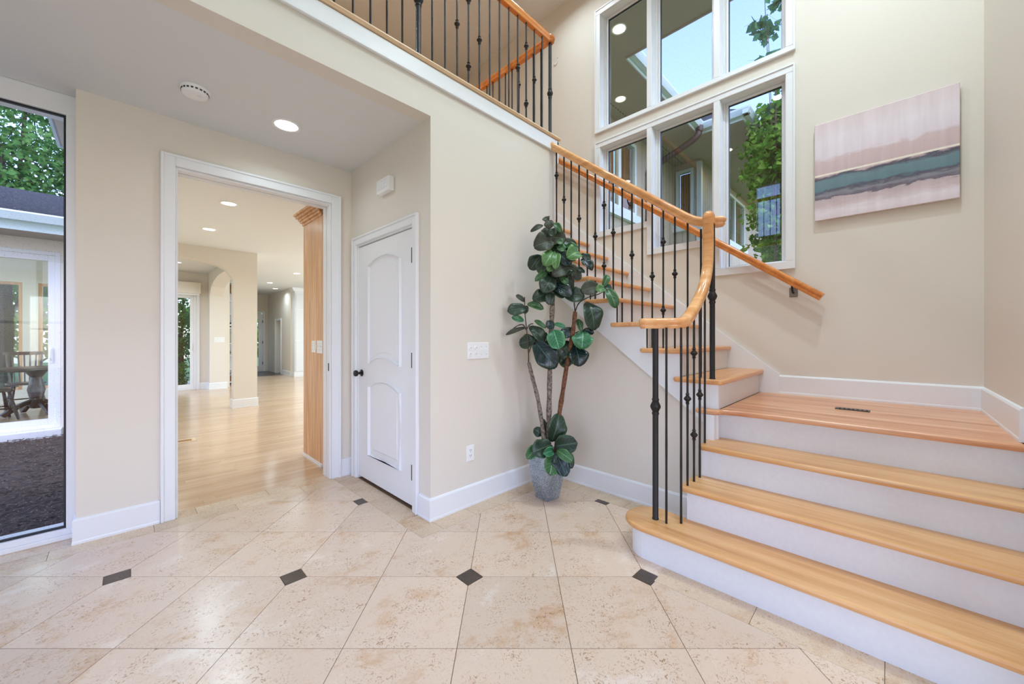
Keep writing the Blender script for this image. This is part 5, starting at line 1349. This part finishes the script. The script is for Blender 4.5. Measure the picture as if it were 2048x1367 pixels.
wp(MB().tube(smooth_path([(7.88, 2.62, ZS + 0.06), (7.88, 2.64, ZS - 0.06), (7.87, 2.70, ZS - 0.15), (7.85, 2.9, ZS - 0.25), (7.78, 3.38, ZS - 0.46), (7.75, 3.54, ZS - 0.55), (7.74, 3.58, ZS - 0.68), (7.74, 3.58, ZS - 0.9), (7.74, 3.58, 1.0), (7.74, 3.58, -0.7)], 5), 0.062, 10), 'downspout', 'downspout', smooth=True)
def wing_window(axis, pos, u0, u1, z0, z1, mulls):
    fr = frame_ring(MB(), axis, pos - 0.03, pos + 0.06, u0, u1, z0, z1, 0.07)
    for m_ in mulls:
        if axis == 'y': fr.box(m_ - 0.05, m_ + 0.05, pos - 0.025, pos + 0.06, z0 + 0.07, z1 - 0.07)
        else: fr.box(pos - 0.025, pos + 0.06, m_ - 0.05, m_ + 0.05, z0 + 0.07, z1 - 0.07)
    f = wp(fr, 'window_frame', 'gutter')
    sill = MB()
    if axis == 'y': sill.box(u0 - 0.08, u1 + 0.08, pos - 0.09, pos, z0 - 0.16, z0)
    else: sill.box(pos - 0.09, pos, u0 - 0.08, u1 + 0.08, z0 - 0.16, z0)
    o = sill.build('sill', 'gutter', f); o.data.transform(Matrix.Translation(-Vector(wg.location)))
    ed = [u0 + 0.07] + mulls + [u1 - 0.07]
    for a, b in zip(ed, ed[1:]):
        a2 = a + (0.05 if a in mulls else 0); b2 = b - (0.05 if b in mulls else 0)
        for nm, mt, d0, d1 in (('pane', 'glass_dark', 0.02, 0.024), ('blind', 'blind', 0.08, 0.10)):
            m_ = MB()
            if axis == 'y': m_.box(a2, b2, pos + d0, pos + d1, z0 + 0.07, z1 - 0.07)
            else: m_.box(pos + d0, pos + d1, a2, b2, z0 + 0.07, z1 - 0.07)
            o = m_.build(nm, mt, f); o.data.transform(Matrix.Translation(-Vector(wg.location)))
wing_window('y', 3.65, 5.2, 7.26, 3.66, 5.1, [5.95, 6.6])
wing_window('x', 9.23, 3.2, 3.6, 3.88, 5.15, [])
wing_window('y', 3.07, 11.0, 12.95, 3.8, 5.12, [11.95])
for p, lb in (((4.575, 2.527), 'warm soffit light nearest the stair window'), ((5.944, 3.255), 'warm soffit light in the far corner under the eaves'), ((9.207, 2.486), 'warm soffit light over the far wing corner')):
    recessed((p[0], p[1], ZS - 0.001), lb, None, 0.10, 5, 'warm_lens', (1.0, 0.78, 0.5))

# ------------------------------------------------------------------ trees
def tree(name, label, base, trunk_h, blobs, n, leaf, mat, seed, group=None, flat=0.6, r0=0.12):
    rr = random.Random(seed)
    t = thing(name, label, 'tree' if trunk_h > 0.8 else 'shrub', base, group=group)
    tk = MB().tube(smooth_path([(0, 0, -0.05), (0.06, 0.03, trunk_h * 0.5), (blobs[0][0], blobs[0][1], max(trunk_h, blobs[0][2]))], 4), r0, 8, None)
    for (bx, by, bz, rad) in blobs:
        tk.tube([(0.06, 0.03, trunk_h * 0.55), ((bx + 0.06) / 2, by / 2, (bz + trunk_h * 0.55) / 2 + 0.1), (bx, by, bz)], r0 * 0.32, 6)
        for q in range(6):
            v = Vector((rr.gauss(0, 1), rr.gauss(0, 1), rr.gauss(0, 0.7))).normalized() * rad * 0.9
            tk.tube([(bx, by, bz), (bx + v.x, by + v.y, bz + v.z)], r0 * 0.1, 4)
    tk.build('trunk', 'bark', t, smooth=True)
    tot = sum(b[3] ** 2 for b in blobs); mb = MB(); V = []; Fc = []
    for (bx, by, bz, rad) in blobs:
        k = int(n * rad * rad / tot)
        cl = [Vector((rr.gauss(0, 1), rr.gauss(0, 1), rr.gauss(0, 1))).normalized() * rad * rr.uniform(0.35, 1.0) for _ in range(max(4, k // 40))]
        for q in range(k):
            c = cl[q % len(cl)] + Vector((rr.gauss(0, 1), rr.gauss(0, 1), rr.gauss(0, 0.6))) * rad * 0.16
            p = Vector((bx, by, bz)) + Vector((c.x, c.y, c.z * flat + 0.0))
            d = Vector((rr.gauss(0, 1), rr.gauss(0, 1), rr.gauss(-0.5, 0.6))).normalized()
            s = d.cross(Vector((rr.gauss(0, 1), rr.gauss(0, 1), rr.gauss(0, 1)))).normalized()
            l = leaf * rr.uniform(0.6, 1.3); w = l * 0.42; o = len(V)
            nn = d.cross(s) * (l * 0.1)
            V += [tuple(p), tuple(p + d * l * 0.45 + s * w - nn), tuple(p + d * l), tuple(p + d * l * 0.45 - s * w - nn)]
            Fc += [(o, o + 1, o + 2), (o, o + 2, o + 3)]
    mb.add(V, Fc); cr = mb.build('crown', mat, t)
    return t
tree('maple_tree', 'leafy green tree close outside the right hand stair window', (8.9, 1.0, -0.7), 3.4, [(-0.25, 0.3, 5.4, 0.8), (0.25, 0.1, 4.9, 0.9), (-0.1, 0.25, 4.1, 0.75), (0.3, 0.15, 3.4, 0.9), (0.1, 0.25, 2.6, 0.8), (0.6, -0.05, 5.9, 0.8), (0.05, 0.2, 6.15, 0.75), (-0.55, 0.55, 4.75, 0.35)], 19000, 0.105, 'fol_a', 11, flat=0.9, r0=0.07)
tree('poplar_tree', 'slender tree with sparse blue green leaves rising past the upper right stair pane', (8.3, 1.45, -0.7), 6.0, [(-0.05, 0.0, 7.0, 0.5), (-0.1, 0.12, 7.8, 0.42), (-0.2, 0.16, 8.5, 0.3), (0.2, -0.1, 6.5, 0.5)], 560, 0.15, 'fol_c', 12, flat=1.1, r0=0.016)
tree('oak_tree', 'broad tree filling the view below the far wing eaves', (18.5, 3.0, -0.7), 3.0, [(0, 0, 3.8, 2.4), (0.5, 2.0, 5.0, 2.4), (0, -2.2, 4.4, 2.4), (0, 0.4, 7.0, 2.3), (0.5, -1.8, 7.4, 2.2)], 11000, 0.25, 'fol_a', 13, flat=0.9)
tree('lawn_tree', 'distant tree behind the wing at the right of the lower stair window', (25, 7.0, -0.7), 3.0, [(0, 0, 4.0, 3.6), (1, -4.5, 4.0, 3.6), (0, 3.0, 4.0, 3.2)], 8000, 0.32, 'fol_b', 14, flat=0.9)
tree('courtyard_tree', 'wide leafy tree above the shingled courtyard roof', (-2.0, 15.0, -0.7), 4.2, [(0, -0.5, 6.2, 2.2), (1.5, 0.5, 5.6, 2.0), (-1.6, 0, 6.8, 2.2), (0.4, 0, 8.2, 2.0), (-2.5, 1, 5.2, 2.0), (2.2, 0, 7.6, 1.8)], 21000, 0.125, 'fol_b', 15, flat=0.75)
tree('garden_tree', 'green tree behind the dining room windows', (-2.4, 23.5, -0.7), 1.6, [(0, 0, 2.4, 2.4), (2.4, 0.5, 2.6, 2.3), (-2.8, 0, 2.6, 2.3), (0.5, 0, 4.6, 2.2), (-2.2, 0.4, 4.8, 2.2)], 8000, 0.22, 'fol_a', 16, flat=0.9)
tree('garden_tree', 'green tree filling the glass of the far sliding door', (1.45, 18.6, -0.7), 1.4, [(0, 0, 2.0, 1.25), (-0.2, 0.0, 3.3, 1.2), (0.2, 0.2, 4.3, 1.0)], 6500, 0.12, 'fol_b', 17, flat=0.95)
tree('boxwood_shrub', 'rounded dark shrub just outside the far sliding door', (0.86, 12.75, -0.7), 0.5, [(0, 0, 0.95, 0.42), (-0.4, 0.1, 0.9, 0.4)], 2600, 0.06, 'fol_b', 18, flat=0.95, r0=0.04)
tree('garden_tree', 'green shrubs behind the far glazed door', (4.6, 20.2, -0.7), 1.4, [(0, 0, 1.6, 1.3), (-0.3, 0.2, 2.8, 1.2)], 3000, 0.15, 'fol_a', 19, flat=0.95)
pc = thing('porch_post', 'square pale porch post outside the far sliding door', 'post', (1.42, 13.5, -0.7))
MB().box(-0.11, 0.11, -0.11, 0.11, 0.0, 3.4).build('shaft', 'gutter', pc, bevel=0.01)
MB().box(-0.15, 0.15, -0.15, 0.15, 0.0, 0.2).build('base', 'gutter', pc)
loc(MB().lathe([(0.0, -0.029), (0.02, -0.03), (0.026, -0.02), (0.024, -0.008), (0.031, 0.002), (0.033, 0.014), (0.027, 0.025), (0.013, 0.031), (0.0, 0.0315)], (2.165, 1.03, 1.345), 18).build('handrail_start', 'rail', sr, smooth=True), sr)

# ------------------------------------------------------------------ descriptions of the room shell
SL = {'floor': ('diagonal beige travertine tile floor with small brown insets', 'floor'), 'floor_living': ('pale glossy maple strip floor beyond the doorway', 'floor'),
  'floor_far_entry': ('dark slate floor patch at the far end of the living room', 'floor'), 'floor_upper': ('maple floor of the upper balcony hall', 'floor'),
  'wall_left': ('cream wall with the tall cased doorway', 'wall'), 'wall_closet': ('cream wall holding the white closet door', 'wall'), 'wall_middle': ('cream wall with switches under the balcony edge', 'wall'),
  'wall_stairwell': ('cream stairwell side wall behind the upper steps', 'wall'), 'wall_back': ('tall beige wall with the big stair windows and painting', 'wall'), 'wall_right': ('beige wall at the right end of the landing', 'wall'),
  'wall_under_stair': ('cream wall under the slanted stair stringer behind the plant', 'wall'), 'wall_upper_back': ('grey beige wall of the upper hall behind the balcony railing', 'wall'),
  'wall_living_arch': ('cream arched wall and pillar in the living room', 'wall'), 'wall_dining_arch': ('cream side wall with an arched opening behind the pillar', 'wall'), 'wall_dining_back': ('cream wall around the far sliding door', 'wall'),
  'wall_far_back': ('cream wall around the far glazed door', 'wall'), 'wall_far_right': ('cream wall with the narrow opening at the far right', 'wall'), 'wall_dining_front': ('stucco wall around the courtyard sliding door', 'wall'),
  'ceiling': ('low flat white ceiling under the balcony floor', 'ceiling'), 'ceiling_living': ('flat white living room ceiling with recessed lights', 'ceiling'), 'ceiling_top': ('high white foyer ceiling above the stairs', 'ceiling'),
  'baseboard_left': ('white baseboard left of the doorway', 'baseboard'), 'baseboard_left_corner': ('short white baseboard between doorway and closet door', 'baseboard'), 'baseboard_middle': ('white baseboard left of the plant pot wrapping the corner', 'baseboard'), 'baseboard_stair': ('white baseboard right of the plant pot', 'baseboard'), 'baseboard_landing': ('white baseboard around the stair landing', 'baseboard'), 'baseboard_pillar': ('white baseboard around the living room pillar', 'baseboard'),
  'baseboard_dining': ('white baseboard beside the far sliding door', 'baseboard'), 'baseboard_far': ('white baseboard left of the far glazed door', 'baseboard'), 'baseboard_far_right': ('white baseboard beside the far narrow opening', 'baseboard'),
  'trim_1': ('wide white casing around the tall doorway', 'trim'), 'trim_3': ('white doorway jamb with a pocket door slot', 'trim'), 'trim_4': ('white casing around the closet door', 'trim'), 'trim_7': ('stepped white casing around the lower stair windows', 'trim'), 'trim_8': ('white casing around the upper stair windows', 'trim'),
  'trim_10': ('white fascia board along the balcony edge', 'trim'), 'trim_11': ('pale maple nosing along the balcony edge', 'trim')}
for n_, (l_, c_) in SL.items():
    o_ = bpy.data.objects.get(n_)
    if o_ is not None and 'label' not in o_: o_['label'] = l_; o_['category'] = c_
